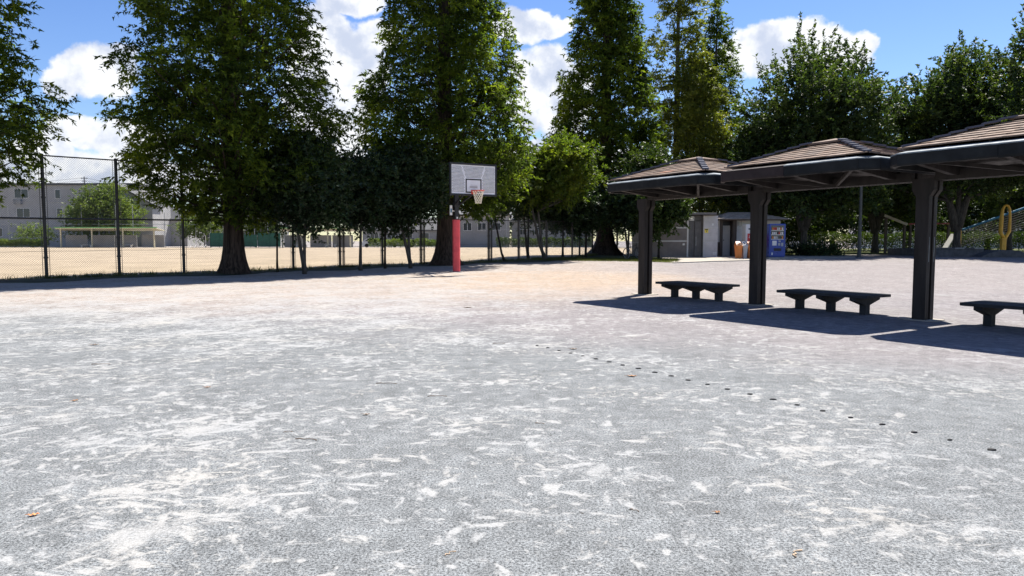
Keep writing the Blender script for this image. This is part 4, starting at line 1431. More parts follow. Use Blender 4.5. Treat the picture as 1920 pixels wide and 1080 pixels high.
# stepped shingle roof
rx0, rx1, ry0, ry1 = kx(1340), kx(1476), -.5, 5.2
rxc0, rxc1, ryc = kx(1385), kx(1428), 2.3
rf = None
NCR = 7
roofroot = MB()
roofroot.box(rx0 + .1, rx1 - .1, ry0 + .1, ry1 - .1, ze - .02, ze + .02)
rf = roofroot.build('roof', M['brown'], kb)
rq = random.Random(5)
for k in range(NCR):
    t0, t1 = k / NCR, (k + 1) / NCR
    def rect(t, e):
        return (rx0 + (rxc0 - rx0) * t - e, rx1 + (rxc1 - rx1) * t + e, ry0 + (ryc - ry0) * t - e, ry1 + (ryc - ry1) * t + e)
    a, b = rect(t0, .02), rect(t1, 0)
    za, zc_ = ze + .02 + (zp_ - ze) * t0, ze + .02 + (zp_ - ze) * t1
    mb = MB()
    mb.add([(a[0], a[2], za), (a[1], a[2], za), (a[1], a[3], za), (a[0], a[3], za), (a[0], a[2], za + .035), (a[1], a[2], za + .035), (a[1], a[3], za + .035), (a[0], a[3], za + .035),
            (b[0], b[2], zc_ + .01), (b[1], b[2], zc_ + .01), (b[1], b[3], zc_ + .01), (b[0], b[3], zc_ + .01)],
           [(0, 1, 5, 4), (1, 2, 6, 5), (2, 3, 7, 6), (3, 0, 4, 7), (4, 5, 9, 8), (5, 6, 10, 9), (6, 7, 11, 10), (7, 4, 8, 11), (3, 2, 1, 0), (8, 9, 10, 11)])
    mb.build('shingle_course', M['shingle'], rf)

# ------------------------------------------------------------------ drink machines and bins
def machine(px0, px1, Y, h, bm, label, red=False):
    x0_, x1_ = at(px0, Y), at(px1, Y)
    wd = x1_ - x0_
    v = thing('vending_machine', label, 'vending machine', (x0_, Y, gz(0, Y) + .03))
    mb = MB()
    mb.rbox(0, wd, 0, .75, .06, h, .025)
    mb.box(.05, wd - .05, .05, .7, -.02, .06)
    body = mb.build('body', M[bm], v)
    if not red:
        mb = MB()
        mb.box(.12, wd - .12, -.012, .002, h * .54, h * .95)
        win = mb.build('display_window', M['glass'], v)
        rr = random.Random(4)
        for r_ in range(3):
            for c_ in range(7):
                cw = (wd - .34) / 7
                mb = MB()
                xx, zz_ = .17 + c_ * cw, h * (.56 + r_ * .13)
                mb.tube([(xx + cw / 2, -.03, zz_), (xx + cw / 2, -.03, zz_ + .15)], cw * .36, 7)
                mb.build('sample_can', M[rr.choice(['white', 'orange', 'off_white', 'glass', 'red', 'galv'])], win)
            mb = MB()
            mb.box(.13, wd - .13, -.02, -.0125, h * (.56 + r_ * .13) - .045, h * (.56 + r_ * .13) - .012)
            mb.build('price_strip', M['white'], win)
        mb = MB()
        mb.box(wd * .2, wd * .46, -.014, .001, h * .36, h * .5)
        mb.build('notice', M['white'], v)
        mb = MB()
        mb.box(wd * .55, wd * .68, -.014, .001, h * .36, h * .43)
        mb.box(wd * .58, wd * .7, -.014, .001, h * .46, h * .51)
        mb.box(wd * .74, wd * .86, -.014, .001, h * .34, h * .44)
        mb.build('coin_panel', M['galv'], v)
        mb = MB()
        mb.box(wd * .3, wd * .75, -.016, .001, h * .2, h * .28)
        mb.build('dispenser_flap', M['black'], v)
        mb = MB()
        mb.box(wd * .16, wd * .24, -.014, .001, h * .08, h * .15)
        mb.build('label_plate', M['white'], v)
    else:
        mb = MB()
        mb.box(wd * .10, wd - .03, -.012, .002, h * .3, h * .72)
        pn = mb.build('front_panel', M['red'], v)
        mb = MB()
        # the white characters on the red front
        zc_ = h * .62
        mb.box(wd * .18, wd * .21, -.018, -.0125, zc_ - .09, zc_ + .03)
        mb.box(wd * .18, wd * .21, -.018, -.0125, zc_ + .06, zc_ + .09)
        mb.box(wd * .25, wd * .38, -.018, -.0125, zc_ + .06, zc_ + .09)
        mb.bar((wd * .365, -.015, zc_ + .06), (wd * .29, -.015, zc_ - .09), .005, .03, (0, 1, 0))
        mb.build('lettering', M['white'], pn)
        mb = MB()
        mb.box(wd * .15, wd * .35, -.008, .002, h * .84, h * .88)
        mb.build('lettering', M['black'], v)
    return v
machine(1441, 1472, 45.0, 2.14, 'blue_mach', 'blue drink vending machine right of the kiosk')
machine(1397, 1432, 46.3, 2.12, 'white', 'white vending machine with red front panel, half hidden by a shelter post', True)
for k, px in enumerate((1441, 1462)):
    mb = MB()
    mb.rbox(0, .7, 0, .5, -.02, .09, .015)
    tag(mb.build('concrete_block', M['kerb'], None, loc=(at(px - 1, 43.9), 43.9, gz(0, 44))), ['flat concrete block at the left foot of the blue machine', 'flat concrete block at the right foot of the blue machine'][k], 'block')
def bin_(px0, px1, m, label, lidm=None):
    Y = 44.2
    x0_, x1_ = at(px0, Y), at(px1, Y)
    wd, h = x1_ - x0_, 0.74
    b = thing('recycling_bin', label, 'bin', (x0_, Y, gz(0, Y) + .012), 0, 'recycling bins by the machines')
    mb = MB()
    e = .06
    mb.add([(e, e, 0), (wd - e, e, 0), (wd - e, .5 - e, 0), (e, .5 - e, 0), (0, 0, h), (wd, 0, h), (wd, .5, h), (0, .5, h)],
           [(3, 2, 1, 0), (4, 5, 6, 7), (0, 1, 5, 4), (1, 2, 6, 5), (2, 3, 7, 6), (3, 0, 4, 7)])
    mb.build('body', M[m], b)
    mb = MB()
    mb.add([(-.015, -.015, h), (wd + .015, -.015, h), (wd + .015, .515, h), (-.015, .515, h), (-.015, -.015, h + .06), (wd + .015, -.015, h + .06), (wd - .05, .42, h + .32), (.05, .42, h + .32), (wd + .015, .515, h + .06), (-.015, .515, h + .06)],
           [(0, 1, 5, 4), (4, 5, 6, 7), (1, 2, 8, 5), (5, 8, 6), (2, 3, 9, 8), (8, 9, 7, 6), (3, 0, 4, 9), (9, 4, 7)])
    ld = mb.build('lid', M[m] if lidm is None else M[lidm], b)
    mb = MB()
    for sx in (.33, .67):
        c = Vector((wd * sx, .165, h + .168))
        mb.tube([c + Vector((.05 * math.cos(i), .04 * math.sin(i), .024 * math.sin(i))) for i in [j * math.pi / 4 for j in range(8)]], .012, 5, closed=True)
    mb.build('slot_ring', M['black'], ld)
bin_(1381, 1392, 'orange', 'orange recycling bin, leftmost of three')
bin_(1393, 1402, 'grey_pl', 'grey recycling bin between the two orange ones')
bin_(1403, 1414, 'orange', 'orange recycling bin nearest the white machine')

# ------------------------------------------------------------------ bicycle in the shade
bk = thing('bicycle', 'dark bicycle parked in shade between the wide conifer and the toilet', 'bicycle', (at(1186, 43.6), 43.6, gz(0, 43.6) + .02), R(38))
def wheel(x):
    r = .33
    mb = MB()
    mb.tube([(x + r * math.cos(2 * math.pi * i / 24), 0, r + r * math.sin(2 * math.pi * i / 24)) for i in range(24)], .019, 6, closed=True)
    wv = mb.build('wheel', M['rubber'], bk)
    mb = MB()
    mb.tube([(x + .30 * math.cos(2 * math.pi * i / 24), 0, r + .30 * math.sin(2 * math.pi * i / 24)) for i in range(24)], .010, 5, closed=True)
    mb.build('rim', M['galv'], wv)
    mb = MB()
    for i in range(14):
        a = 2 * math.pi * i / 14
        mb.tube([(x, .02 * (-1) ** i, r), (x + .30 * math.cos(a), 0, r + .30 * math.sin(a))], .003, 3, caps=False)
    mb.tube([(x, -.05, r), (x, .05, r)], .025, 8)
    mb.build('spokes', M['galv'], wv)
wheel(-.52)
wheel(.52)
mb = MB()
for a, b in (((-.52, 0, .33), (-.1, 0, .30)), ((-.52, 0, .33), (-.2, 0, .78)), ((-.1, 0, .30), (-.22, 0, .86)), ((-.1, 0, .30), (.36, 0, .72)), ((-.2, 0, .72), (.34, 0, .82)), ((.33, 0, .95), (.40, 0, .62)), ((.40, 0, .62), (.52, 0, .33))):
    mb.tube([a, b], .016, 6)
mb.build('frame', M['black'], bk)
mb = MB()
mb.tube([(.18, .26, .98), (.30, .2, 1.0), (.33, 0, .96), (.30, -.2, 1.0), (.18, -.26, .98)], .013, 6)
mb.build('handlebar', M['galv'], bk)
mb = MB()
mb.add([(-.36, -.09, .88), (-.36, .09, .88), (-.10, .02, .88), (-.10, -.02, .88), (-.35, -.08, .93), (-.35, .08, .93), (-.10, .018, .91), (-.10, -.018, .91)], [(0, 1, 2, 3), (7, 6, 5, 4), (0, 4, 5, 1), (1, 5, 6, 2), (2, 6, 7, 3), (3, 7, 4, 0)])
mb.build('saddle', M['rubber'], bk)
mb = MB()
for z in (.62, .72, .82, .9):
    s_ = .13 + .05 * (z - .62) / .28
    mb.tube([(.55 - s_, -s_, z), (.55 + s_, -s_, z), (.55 + s_, s_, z), (.55 - s_, s_, z)], .008, 4, closed=True)
for sx in (-1, 0, 1):
    for sy in (-1, 1):
        mb.tube([(.55 + sx * .13, sy * .13, .62), (.55 + sx * .18, sy * .18, .9)], .006, 4)
mb.build('basket', M['black'], bk)

# ------------------------------------------------------------------ far side of the ball field
GF = .31
FY = 112.0
def fx(px, Y=FY):
    return at(px, Y)
def dugout(px0, px1, Y, zt, label, seed, npost=4):
    x0_, x1_ = fx(px0, Y), fx(px1, Y)
    W = x1_ - x0_
    d = thing('dugout', label, 'shelter', (x0_, Y, GF), 0, 'green-edged dugout shelters')
    mb = MB()
    mb.prism_x([(-.2, zt - .28), (2.4, zt - .55), (2.4, zt - .40), (-.2, zt - .12)], 0, W)
    n = int(W / .35)
    for k in range(n):
        mb.prism_x([(-.25, zt - .2), (2.45, zt - .48), (2.45, zt - .40), (-.25, zt - .1)], W * k / n + .05, W * (k + .5) / n + .05)
    rf_ = mb.build('roof', M['cream'], d)
    mb = MB()
    mb.box(-.1, W + .1, -.35, -.26, zt - .12, zt + .02)
    mb.build('edge_trim', M['green_roof'], rf_)
    for k in range(npost):
        mb = MB()
        x = W * (.04 + .92 * k / (npost - 1))
        mb.box(x - .09, x + .09, .1, .28, 0, zt - .25)
        mb.build('post', M['cream'], d)
    mb = MB()
    nw = max(3, int(W / 3.2))
    for k in range(nw):
        mb = MB()
        mb.box(W * k / nw + (.35 if k % 2 else .05), W * (k + 1) / nw - (.1 if k % 2 else .5), 2.3, 2.4, .05, 2.0)
        mb.build('back_panel', M['stucco2'], d)
    for k in range(2):
        mb = MB()
        bx_ = W * (.18 + .4 * k)
        mb.box(bx_, bx_ + 1.9, 1.3, 1.75, .4, .46)
        mb.box(bx_ + .15, bx_ + .3, 1.35, 1.7, 0, .4)
        mb.box(bx_ + 1.6, bx_ + 1.75, 1.35, 1.7, 0, .4)
        mb.build('seat', M['off_white'], d)
    return d
dugout(106, 296, 111, zat(426, 111) - GF, 'long dugout with green roof edge before the round tree', 1)
dugout(524, 662, 113, zat(427, 113) - GF, 'dugout with green roof edge glimpsed between the small evergreens', 2)

def windowed(parent, x, z, wd, h, y, sash='glass', split=True):
    mb = MB()
    t = .06
    mb.box(x - t, x + wd + t, y - .05, y, z - t, z)
    mb.box(x - t, x + wd + t, y - .05, y, z + h, z + h + t)
    mb.box(x - t, x, y - .05, y, z, z + h)
    mb.box(x + wd, x + wd + t, y - .05, y, z, z + h)
    if split:
        mb.box(x + wd / 2 - .03, x + wd / 2 + .03, y - .045, y, z, z + h)
    wo_ = mb.build('window', M['white'], parent)
    mb = MB()
    mb.box(x, x + wd, y - .015, y - .002, z, z + h)
    mb.build('pane', M[sash], wo_)
    return wo_
AY = 128.0
ab = thing('apartment_block', 'grey three-storey apartment block beyond the ball field at far left', 'building', (fx(0, AY), AY, GF))
ax0 = fx(0, AY)
def fz(py, Y):
    return zat(py, Y) - GF
W_ = fx(262, AY) - ax0
mb = MB()
mb.box(-22, W_, 0, 12, -.2, fz(347, AY))
aw = mb.build('wall', M['stucco'], ab)
mb = MB()
mb.box(-22.3, W_ + .2, -.3, 12.3, fz(347, AY), fz(343.5, AY))
mb.build('roof', M['roof_grey'], ab)
mb = MB()
zf = fz(379, AY)
mb.box(-22, W_, -.04, -.001, zf - .06, zf + .06)
mb.box(-22, W_, -.04, -.001, fz(411, AY) - .06, fz(411, AY) + .06)
mb.build('floor_band', M['stucco2'], aw)
for (px0, px1, py0, py1, sp_) in ((32, 57, 355, 371, True), (108, 117, 356, 372, False), (35, 59, 391, 407, True), (110, 120, 391, 406, False), (-14, 3, 391, 406, True), (-30, -8, 356, 371, True), (36, 60, 428, 443, True), (-10, 6, 428, 443, True), (180, 200, 356, 371, True), (220, 232, 356, 371, False), (220, 232, 391, 406, False)):
    x_, z_ = fx(px0, AY) - ax0, fz(py1, AY)
    windowed(aw, x_, z_, fx(px1, AY) - fx(px0, AY), fz(py0, AY) - z_, -.002, split=sp_)
mb = MB()
bx0, bx1 = fx(32, AY) - ax0, fx(46, AY) - ax0
for k in range(7):
    mb.box(bx0, bx1, -.5, -.46, fz(383, AY) + k * .14, fz(383, AY) + k * .14 + .05)
mb.box(bx0, bx0 + .05, -.5, 0, fz(383, AY), fz(374, AY))
mb.box(bx1 - .05, bx1, -.5, 0, fz(383, AY), fz(374, AY))
mb.build('balcony_rail', M['galv'], ab)
# house with sloping roof right of the round tree
def house(px0, px1, Y, py_eave, py_ridge, label, wallm, gable=True, side_px=None, roofm='roof_grey'):
    x0_, x1_ = fx(px0, Y), fx(px1, Y)
    W = x1_ - x0_
    h = thing('house', label, 'house', (x0_, Y, GF))
    ze_, zr_ = fz(py_eave, Y), fz(py_ridge, Y)
    mb = MB()
    if gable:
        mb.prism_y([(0, -.2), (W, -.2), (W, ze_), (W / 2, zr_), (0, ze_)], 0, 3)
    else:
        mb.prism_x([(0, -.2), (8, -.2), (8, ze_), (4, zr_), (0, ze_)], 0, W)
    wl_ = mb.build('wall', M[wallm], h)
    mb = MB()
    if gable:
        for s_ in (-1, 1):
            xe_ = W / 2 + s_ * (W / 2 + .5)
            ye = ze_ - .5 * (zr_ - ze_) / (W / 2)
            mb.prism_y([(W / 2, zr_ + .02), (xe_, ye + .02), (xe_, ye + .22), (W / 2, zr_ + .25)] if s_ > 0 else [(xe_, ye + .02), (W / 2, zr_ + .02), (W / 2, zr_ + .25), (xe_, ye + .22)], -.4, 3.4)
    else:
        s1 = (zr_ - ze_) / 4
        mb.prism_x([(-.5, ze_ - .5 * s1 + .02), (4, zr_ + .02), (4, zr_ + .22), (-.5, ze_ - .5 * s1 + .2)], -.4, W + .4)
        mb.prism_x([(4, zr_ + .02), (8.5, ze_ - .5 * s1 + .02), (8.5, ze_ - .5 * s1 + .2), (4, zr_ + .22)], -.4, W + .4)
    mb.build('roof', M[roofm], h, fixn=True)
    return h, wl_, W
h1, w1_, W1 = house(150, 288, 124, 383, 345, 'grey gabled house rising behind the round tree', 'stucco')
windowed(w1_, W1 - 2.6, fz(392, 124), .5, 1.0, -.002, split=False)
windowed(w1_, W1 - 6.2, fz(405, 124), 1.2, 1.3, -.002)
h2, w2_, W2 = house(282, 352, 140, 410, 388, 'low grey-roofed house left of the broad conifer trunk', 'stucco', False)
windowed(w2_, 1.0, fz(440, 140), 1.6, 1.2, -.002)
h3, w3_, W3 = house(360, 520, 150, 425, 400, 'far house hidden mostly behind the broad conifer', 'stucco2', False)
windowed(w3_, 3.0, fz(445, 150), 1.6, 1.2, -.002)
h4, w4_, W4 = house(858, 955, 118, 402, 385, 'pale building glimpsed right of the red padded post', 'stucco2', False)
for k in range(3):
    windowed(w4_, 1.0 + 2.4 * k, fz(432, 118), 1.3, 1.2, -.002)
h5, w5_, W5 = house(960, 1110, 125, 415, 398, 'dark grey building glimpsed behind the lime green tree', 'stucco', False)
for k in range(4):
    windowed(w5_, 1.2 + 2.8 * k, fz(440, 125), 1.4, 1.2, -.002)
h6, w6_, W6 = house(680, 830, 135, 430, 408, 'pale low house glimpsed between the small evergreen stems', 'stucco2', False)
for k in range(4):
    windowed(w6_, 1.5 + 3.2 * k, fz(448, 135), 1.5, 1.1, -.002)
# the white buildings behind the park on the right
for (a, b, Y, pe, pr, lb, wm) in ((1640, 1742, 100, 424, 412, 'white building glimpsed under the trees behind the play frame', 'white'), (1482, 1545, 105, 430, 418, 'pale building glimpsed beside the grey trunk right of the blue machine', 'white'),
                                  (1800, 1960, 100, 420, 408, 'grey building behind the blue railed climbing net', 'stucco')):
    hh, ww, W = house(a, b, Y, pe, pr, lb, wm, False)
    for k in range(2):
        windowed(ww, W * .15 + W * .45 * k, fz(444, Y), 1.2, 1.0, -.002)

# thin tall posts and net of the far field fence
ff_ = thing('field_fence', 'pale steel fence with thin tall posts on the far side of the ball field', 'fence', (fx(0, 116), 116, GF))
for k, px in enumerate([18, 123, 155, 187, 219, 251, 310, 342, 368, 396, 478, 503, 530, 920, 950, 975]):
    mb = MB()
    x_ = fx(px, 116) - fx(0, 116)
    mb.tube([(x_, 0, 0), (x_, 0, fz(384 if px < 260 else 398, 116))], .055, 6)
    mb.build('post', M['galv'], ff_)
for (a, b, py) in ((-40, 300, 420.5), (300, 530, 421), (-40, 125, 379), (900, 1010, 430)):
    mb = MB()
    mb.tube([(fx(a, 116) - fx(0, 116), .0, fz(py, 116)), (fx(b, 116) - fx(0, 116), .0, fz(py, 116))], .04, 6)
    mb.build('rail', M['galv'], ff_)
# utility poles and wires
def upole(px, Y, py, label):
    u = thing('utility_pole', label, 'pole', (fx(px, Y), Y, GF), 0, 'utility poles beyond the field')
    z = fz(py, Y)
    mb = MB()
    mb.tube([(0, 0, -.2), (0, 0, z)], [.17, .11], 8)
    mb.build('shaft', M['pole'], u)
    mb = MB()
    mb.box(-.7, .7, -.05, .05, z - .45, z - .35)
    mb.box(-.5, .5, -.05, .05, z - 1.0, z - .9)
    for sx in (-.6, 0, .6):
        mb.tube([(sx, 0, z - .35), (sx, 0, z - .2)], .05, 6)
    mb.build('cross_arm', M['pole'], u)
    return Vector((fx(px, Y), Y, GF + z - .2))
tops = [upole(163, 145, 331, 'utility pole standing up behind the apartment roof'), upole(277, 140, 351, 'utility pole rising over the gabled house roof'), upole(310, 150, 384, 'short-looking distant utility pole over the low grey roof')]
left = Vector((fx(-60, 150), 150, tops[0].z - .3))
for k, (a, b, s_) in enumerate(((left, tops[0], .6), (tops[0], tops[1] + Vector((12, 0, -.2)), .8), (tops[1], tops[2], .5))):
    mb = MB()
    for dz in (0, -.55):
        mb.tube([a.lerp(b, t) + Vector((0, 0, dz - s_ * 4 * t * (1 - t))) for t in [i / 10 for i in range(11)]], .022, 4)
    tag(mb.build('power_line', M['black']), ['power line left of the pole over the apartment roof', 'power line between the two taller poles over the round tree', 'power line sagging down to the distant short pole'][k], 'wire')
# green boards, carts and small things on the far edge
for (a, b, py0, Y, lb) in ((394, 428, 437, 110, 'green padded board frame left of the broad conifer trunk'), (458, 482, 440, 111, 'small green board just right of the broad conifer trunk'), (484, 526, 437, 110.5, 'wide green board beside the second dugout')):
    g = thing('green_board', lb, 'board', (fx(a, Y), Y, GF), 0, 'green boards at the field edge')
    W = fx(b, Y) - fx(a, Y)
    H_ = fz(py0, Y)
    mb = MB()
    mb.box(0, W, 0, .08, .15, H_)
    mb.build('panel', M['green'], g)
    mb = MB()
    for x_ in (0.05, W * .5, W - .1):
        mb.box(x_, x_ + .06, -.06, -.003, 0, H_ + .1)
    mb.box(0, W, -.05, -.004, H_ * .55, H_ * .6)
    mb.build('frame', M['green'], g)
for (px, lb) in ((359, 'pale tripod stand nearest the left of the broad conifer'), (368, 'taller pale tripod stand beside the green board'), (386, 'pale tripod stand against the green board')):
    tp = thing('tripod_stand', lb, 'stand', (fx(px, 108), 108, GF), 0, 'pale stands at the field edge')
    mb = MB()
    mb.tube([(0, 0, .3), (0, 0, 1.9)], .04, 6)
    mb.build('mast', M['white'], tp)
    for k in range(3):
        mb = MB()
        a = k * 2.094 + .5
        mb.tube([(0, 0, .5), (.55 * math.cos(a), .55 * math.sin(a), .02)], .035, 5)
        mb.build('leg', M['white'], tp)
# far hedges and trees
def hedge(px0, px1, Y, h, depth, label, leafm, seed, n, llen=.16):
    rg = np.random.default_rng(seed)
    x0_, x1_ = at(px0, Y), at(px1, Y)
    o = thing('hedge', label, 'hedge', (x0_, Y, gz(0, Y)))
    W = x1_ - x0_
    P = np.stack([rg.random(n) * W, rg.random(n) ** .8 * depth, rg.random(n) ** .55 * h], 1)
    P[:, 2] *= 1 + .09 * np.sin(P[:, 0] * 1.7) + .05 * np.sin(P[:, 0] * 5.1)
    D = unit(rg.normal(size=(n, 3)) + np.array([0, -.4, .6]))
    S = unit(np.cross(D, rg.normal(size=(n, 3))))
    leaf_object('foliage', P, D, S, rg.uniform(.7, 1.3, n) * llen, rg.uniform(.7, 1.3, n) * llen * .6, rg.random(n), leafm, o)
    mb = MB()
    mb.tube([(0, depth / 2, -.05), (.1, depth / 2, h * .7)], [.03, .012], 5)
    sm_ = None
    k = 0.5
    while k < W:
        if sm_ is None:
            q = mb.build('stem', M['bark3'], o)
            sm_ = q.data
        else:
            q = link('stem', sm_, o)
        q.location = (k, 0, 0)
        k += 1.5
hedge(-60, 83, 113, 1.25, 1.4, 'clipped hedge before the apartment block', M['leaf_far'], 61, 9000, .2)
hedge(690, 835, 112, 1.3, 1.4, 'sunlit hedge glimpsed between the small evergreen stems', M['leaf_far'], 62, 8000, .2)
hedge(930, 1110, 113, 1.5, 1.4, 'dark hedge across the field behind the lime green tree', M['leaf_bush'], 63, 8000, .2)
hedge(1470, 1985, 68, 1.75, 1.6, 'long clipped hedge behind the park trees', M['leaf_bush'], 64, 26000, .16)
broadleaf((fx(198, 119), 119, GF), [[(0, 0, -.1), (0, 0, 1.5), (.1, 0, 3.5)], [(0, 0, .8), (-.8, 0, 2.5), (-1.2, 0, 4)]],
          [(0, 0, 5.8, 6.0, 4.5, 4.6), (-3.2, 0, 4.3, 3.4, 3, 3.0), (3.4, 0, 4.6, 3.4, 3, 3.2), (0, 0, 8.1, 4.2, 3, 2.8)], 'round yellow green tree behind the long dugout', M['leaf_far'], 65, 420, tw=12, twl=(.4, .8), per_m=9, llen=.34, lwid=.22, bark='bark2', r0=.2, name='round_tree', cl_sig=.5)
broadleaf((fx(385, 118), 118, GF), [[(0, 0, -.1), (0, 0, 1.5), (.1, 0, 3.0)]], [(0, 0, 3.4, 4.5, 3, 2.0), (-2, 0, 3.6, 2.5, 2.5, 1.8)], 'low sunlit tree behind the tripod stands', M['leaf_far'], 66, 130, tw=11, twl=(.4, .8), per_m=8, llen=.34, lwid=.22, r0=.15, name='far_tree', cl_sig=.5)
broadleaf((fx(480, 120), 120, GF), [[(0, 0, -.1), (0, 0, 1.5), (.1, 0, 3.0)]], [(0, 0, 3.2, 4.5, 3, 1.9), (2.5, 0, 3.0, 2.5, 2.5, 1.6)], 'dull green tree behind the green boards', M['leaf_bush'], 67, 120, tw=11, twl=(.4, .8), per_m=8, llen=.34, lwid=.22, r0=.15, name='far_tree', cl_sig=.5)
broadleaf((fx(62, 116), 116, GF), [[(0, 0, -.1), (0, 0, 1.2), (.1, 0, 2.0)]], [(0, 0, 2.4, 3.0, 2.5, 1.7), (2.0, 0, 1.9, 1.8, 2, 1.2)], 'loose shrub in front of the apartment block', M['leaf_far'], 68, 60, tw=9, twl=(.4, .8), per_m=7, llen=.3, lwid=.2, r0=.1, name='shrub', cl_sig=.5, cat='shrub')
for (px, Y, H_, rx, sd_, lb) in ((1010, 128, 8, 6, 71, 'broad distant tree behind the lime green tree'), (1120, 125, 9, 6, 72, 'distant tree closing the field behind the wide conifer'), (1210, 110, 9, 6, 73, 'distant tree rising behind the toilet building'), (905, 135, 7.5, 5, 74, 'distant tree above the pale building by the padded post')):
    broadleaf((fx(px, Y), Y, GF), [[(0, 0, -.1), (0, 0, 2), (.1, 0, H_ * .5)]], [(0, 0, H_ * .55, rx, rx * .7, H_ * .42), (rx * .5, 0, H_ * .45, rx * .6, rx * .5, H_ * .33), (-rx * .5, 0, H_ * .5, rx * .6, rx * .5, H_ * .33)], lb, M['leaf_bush'], sd_, 160, tw=11, twl=(.4, .9), per_m=7, llen=.4, lwid=.26, r0=.2, name='far_tree', cl_sig=.55)
# parked cars behind the sunlit hedge
def car(px, Y, label, m):
    c = thing('parked_car', label, 'car', (fx(px, Y), Y, GF), 0, 'cars parked beyond the field')
    mb = MB()
    mb.prism_y([(-2.1, .25), (2.1, .25), (2.15, .75), (1.3, .95), (.8, 1.45), (-1.2, 1.5), (-2.0, 1.0), (-2.15, .7)], -.85, .85)
    mb.build('body', M[m], c)
    mb = MB()
    mb.prism_y([(1.15, .96), (.74, 1.38), (-1.1, 1.42), (-1.75, 1.0)], -.865, -.852)
    mb.build('side_window', M['glass'], c)
    for x_ in (-1.35, 1.35):
        mb = MB()
        mb.tube([(x_, -.88, .32), (x_, -.66, .32)], .32, 14)
        mb.build('wheel', M['rubber'], c)
car(705, 117, 'white car parked behind the sunlit hedge, left one', 'carwhite')
car(757, 117, 'grey car parked behind the sunlit hedge, right one', 'grey_pl')

# ------------------------------------------------------------------ playground on the right
LP = thing('lamp_pole', 'slim dark lamp pole seen under the middle shelter roof', 'lamp pole', (at(1610.5, 46.3), 46.3, gz(0, 46.3)))
mb = MB()
mb.tube([(0, 0, -.2), (0, 0, 1.0), (0, 0, 5.1)], [.13, .11, .085], 10)
mb.build('shaft', M['lamp_pole'], LP)
mb = MB()
mb.rbox(-.2, .2, -.2, .2, -.02, .06, .02)
mb.build('base_plate', M['lamp_pole'], LP)
mb = MB()
mb.tube([(0, 0, 5.1), (0, 0, 5.25), (0, 0, 5.45), (0, 0, 5.5)], [.1, .26, .22, .05], 12)
mb.build('lamp_head', M['off_white'], LP)
# play frame
PY = 60.0
pf = thing('play_frame', 'play frame with red crossbeam and sloping beige beam beyond the middle shelter', 'play frame', (at(1700, PY), PY, gz(0, PY)))
def pxz(px, py):
    return (at(px, PY) - at(1700, PY), zat(py, PY) - gz(0, PY))
mb = MB()
a, b = pxz(1656, 404), pxz(1699, 421)
mb.bar((a[0], 0, a[1]), (b[0], 0, b[1]), .1, .2)
mb.build('sloping_beam', M['beige'], pf)
mb = MB()
a, b = pxz(1700, 420), pxz(1780, 419)
mb.bar((a[0] + .06, .0, a[1]), (b[0], .0, b[1]), .12, .12)
mb.build('crossbeam', M['red_beam'], pf)
for px in (1661, 1696, 1707, 1778):
    x_ = pxz(px, 420)[0]
    mb = MB()
    mb.box(x_ - .09, x_ + .09, .065, .235, -.1, pxz(px, 421 if px > 1690 else 407)[1])
    mb.build('post', M['brown'], pf)
mb = MB()
mb.box(pxz(1696, 0)[0] + .1, pxz(1707, 0)[0] - .1, .1, .2, .75, .83)
mb.build('rung', M['brown'], pf)
# low planter wall
QY = 47.5
pl = thing('planter', 'low dark concrete planter wall with pale coping around the big tree', 'planter', (at(1800, QY), QY, gz(0, QY)))
xa, xb = at(1752, QY) - at(1800, QY), at(1844, QY) - at(1800, QY)
hq = .62
seg = 5
mb = MB()
mb.box(xa, xb, 0, .25, -.1, hq - .1)
mb.box(xb - .25, xb, .253, 6, -.1, hq - .1)
mb.box(xa, xa + .25, .253, 6, -.1, hq - .1)
mb.box(xa + .25, xb - .25, 5.75, 6, -.1, hq - .1)
mb.build('wall', M['grey_conc'], pl)
for k in range(seg):
    mb = MB()
    u0, u1 = xa + (xb - xa) * k / seg, xa + (xb - xa) * (k + 1) / seg
    mb.rbox(u0 + .006, u1 - .006, -.05, .3, hq - .098, hq, .015)
    mb.build('coping', M['kerb'] if k in (2, 4) else M['grey_conc'], pl)
mb = MB()
mb.box(xa + .25, xb - .25, .25, 5.75, hq - .35, hq - .22)
mb.build('soil', M['soil'], pl)
# yellow arch sign post
YY = 50.0
ya = thing('yellow_arch', 'yellow looped arch on a post in the playground at right', 'play sign', (at(1879.5, YY), YY, gz(0, YY)))
def yz(px, py):
    return Vector((at(px, YY) - at(1879.5, YY), 0, zat(py, YY) - gz(0, YY)))
mb = MB()
mb.rbox(-.16, .16, -.13, .13, -.2, yz(0, 449).z, .02)
mb.build('post', M['yellow'], ya)
mb = MB()
mb.rbox(-.18, .18, -.15, .15, yz(0, 449).z + .002, yz(0, 446).z, .015)
mb.build('collar', M['yellow'], ya)
mb = MB()
pth = [yz(1880, 446), yz(1874, 437), yz(1874.5, 410), yz(1876, 393), yz(1879, 386.5), yz(1882.5, 384.5), yz(1886.5, 386.5), yz(1889.5, 393), yz(1890.5, 410), yz(1890, 434), yz(1884, 445), yz(1881, 446)]
mb.tube(pth, [.12, .13, .13, .09, .08, .08, .08, .08, .085, .11, .11, .11], 8)
mb.build('loop', M['yellow'], ya, smooth=True)
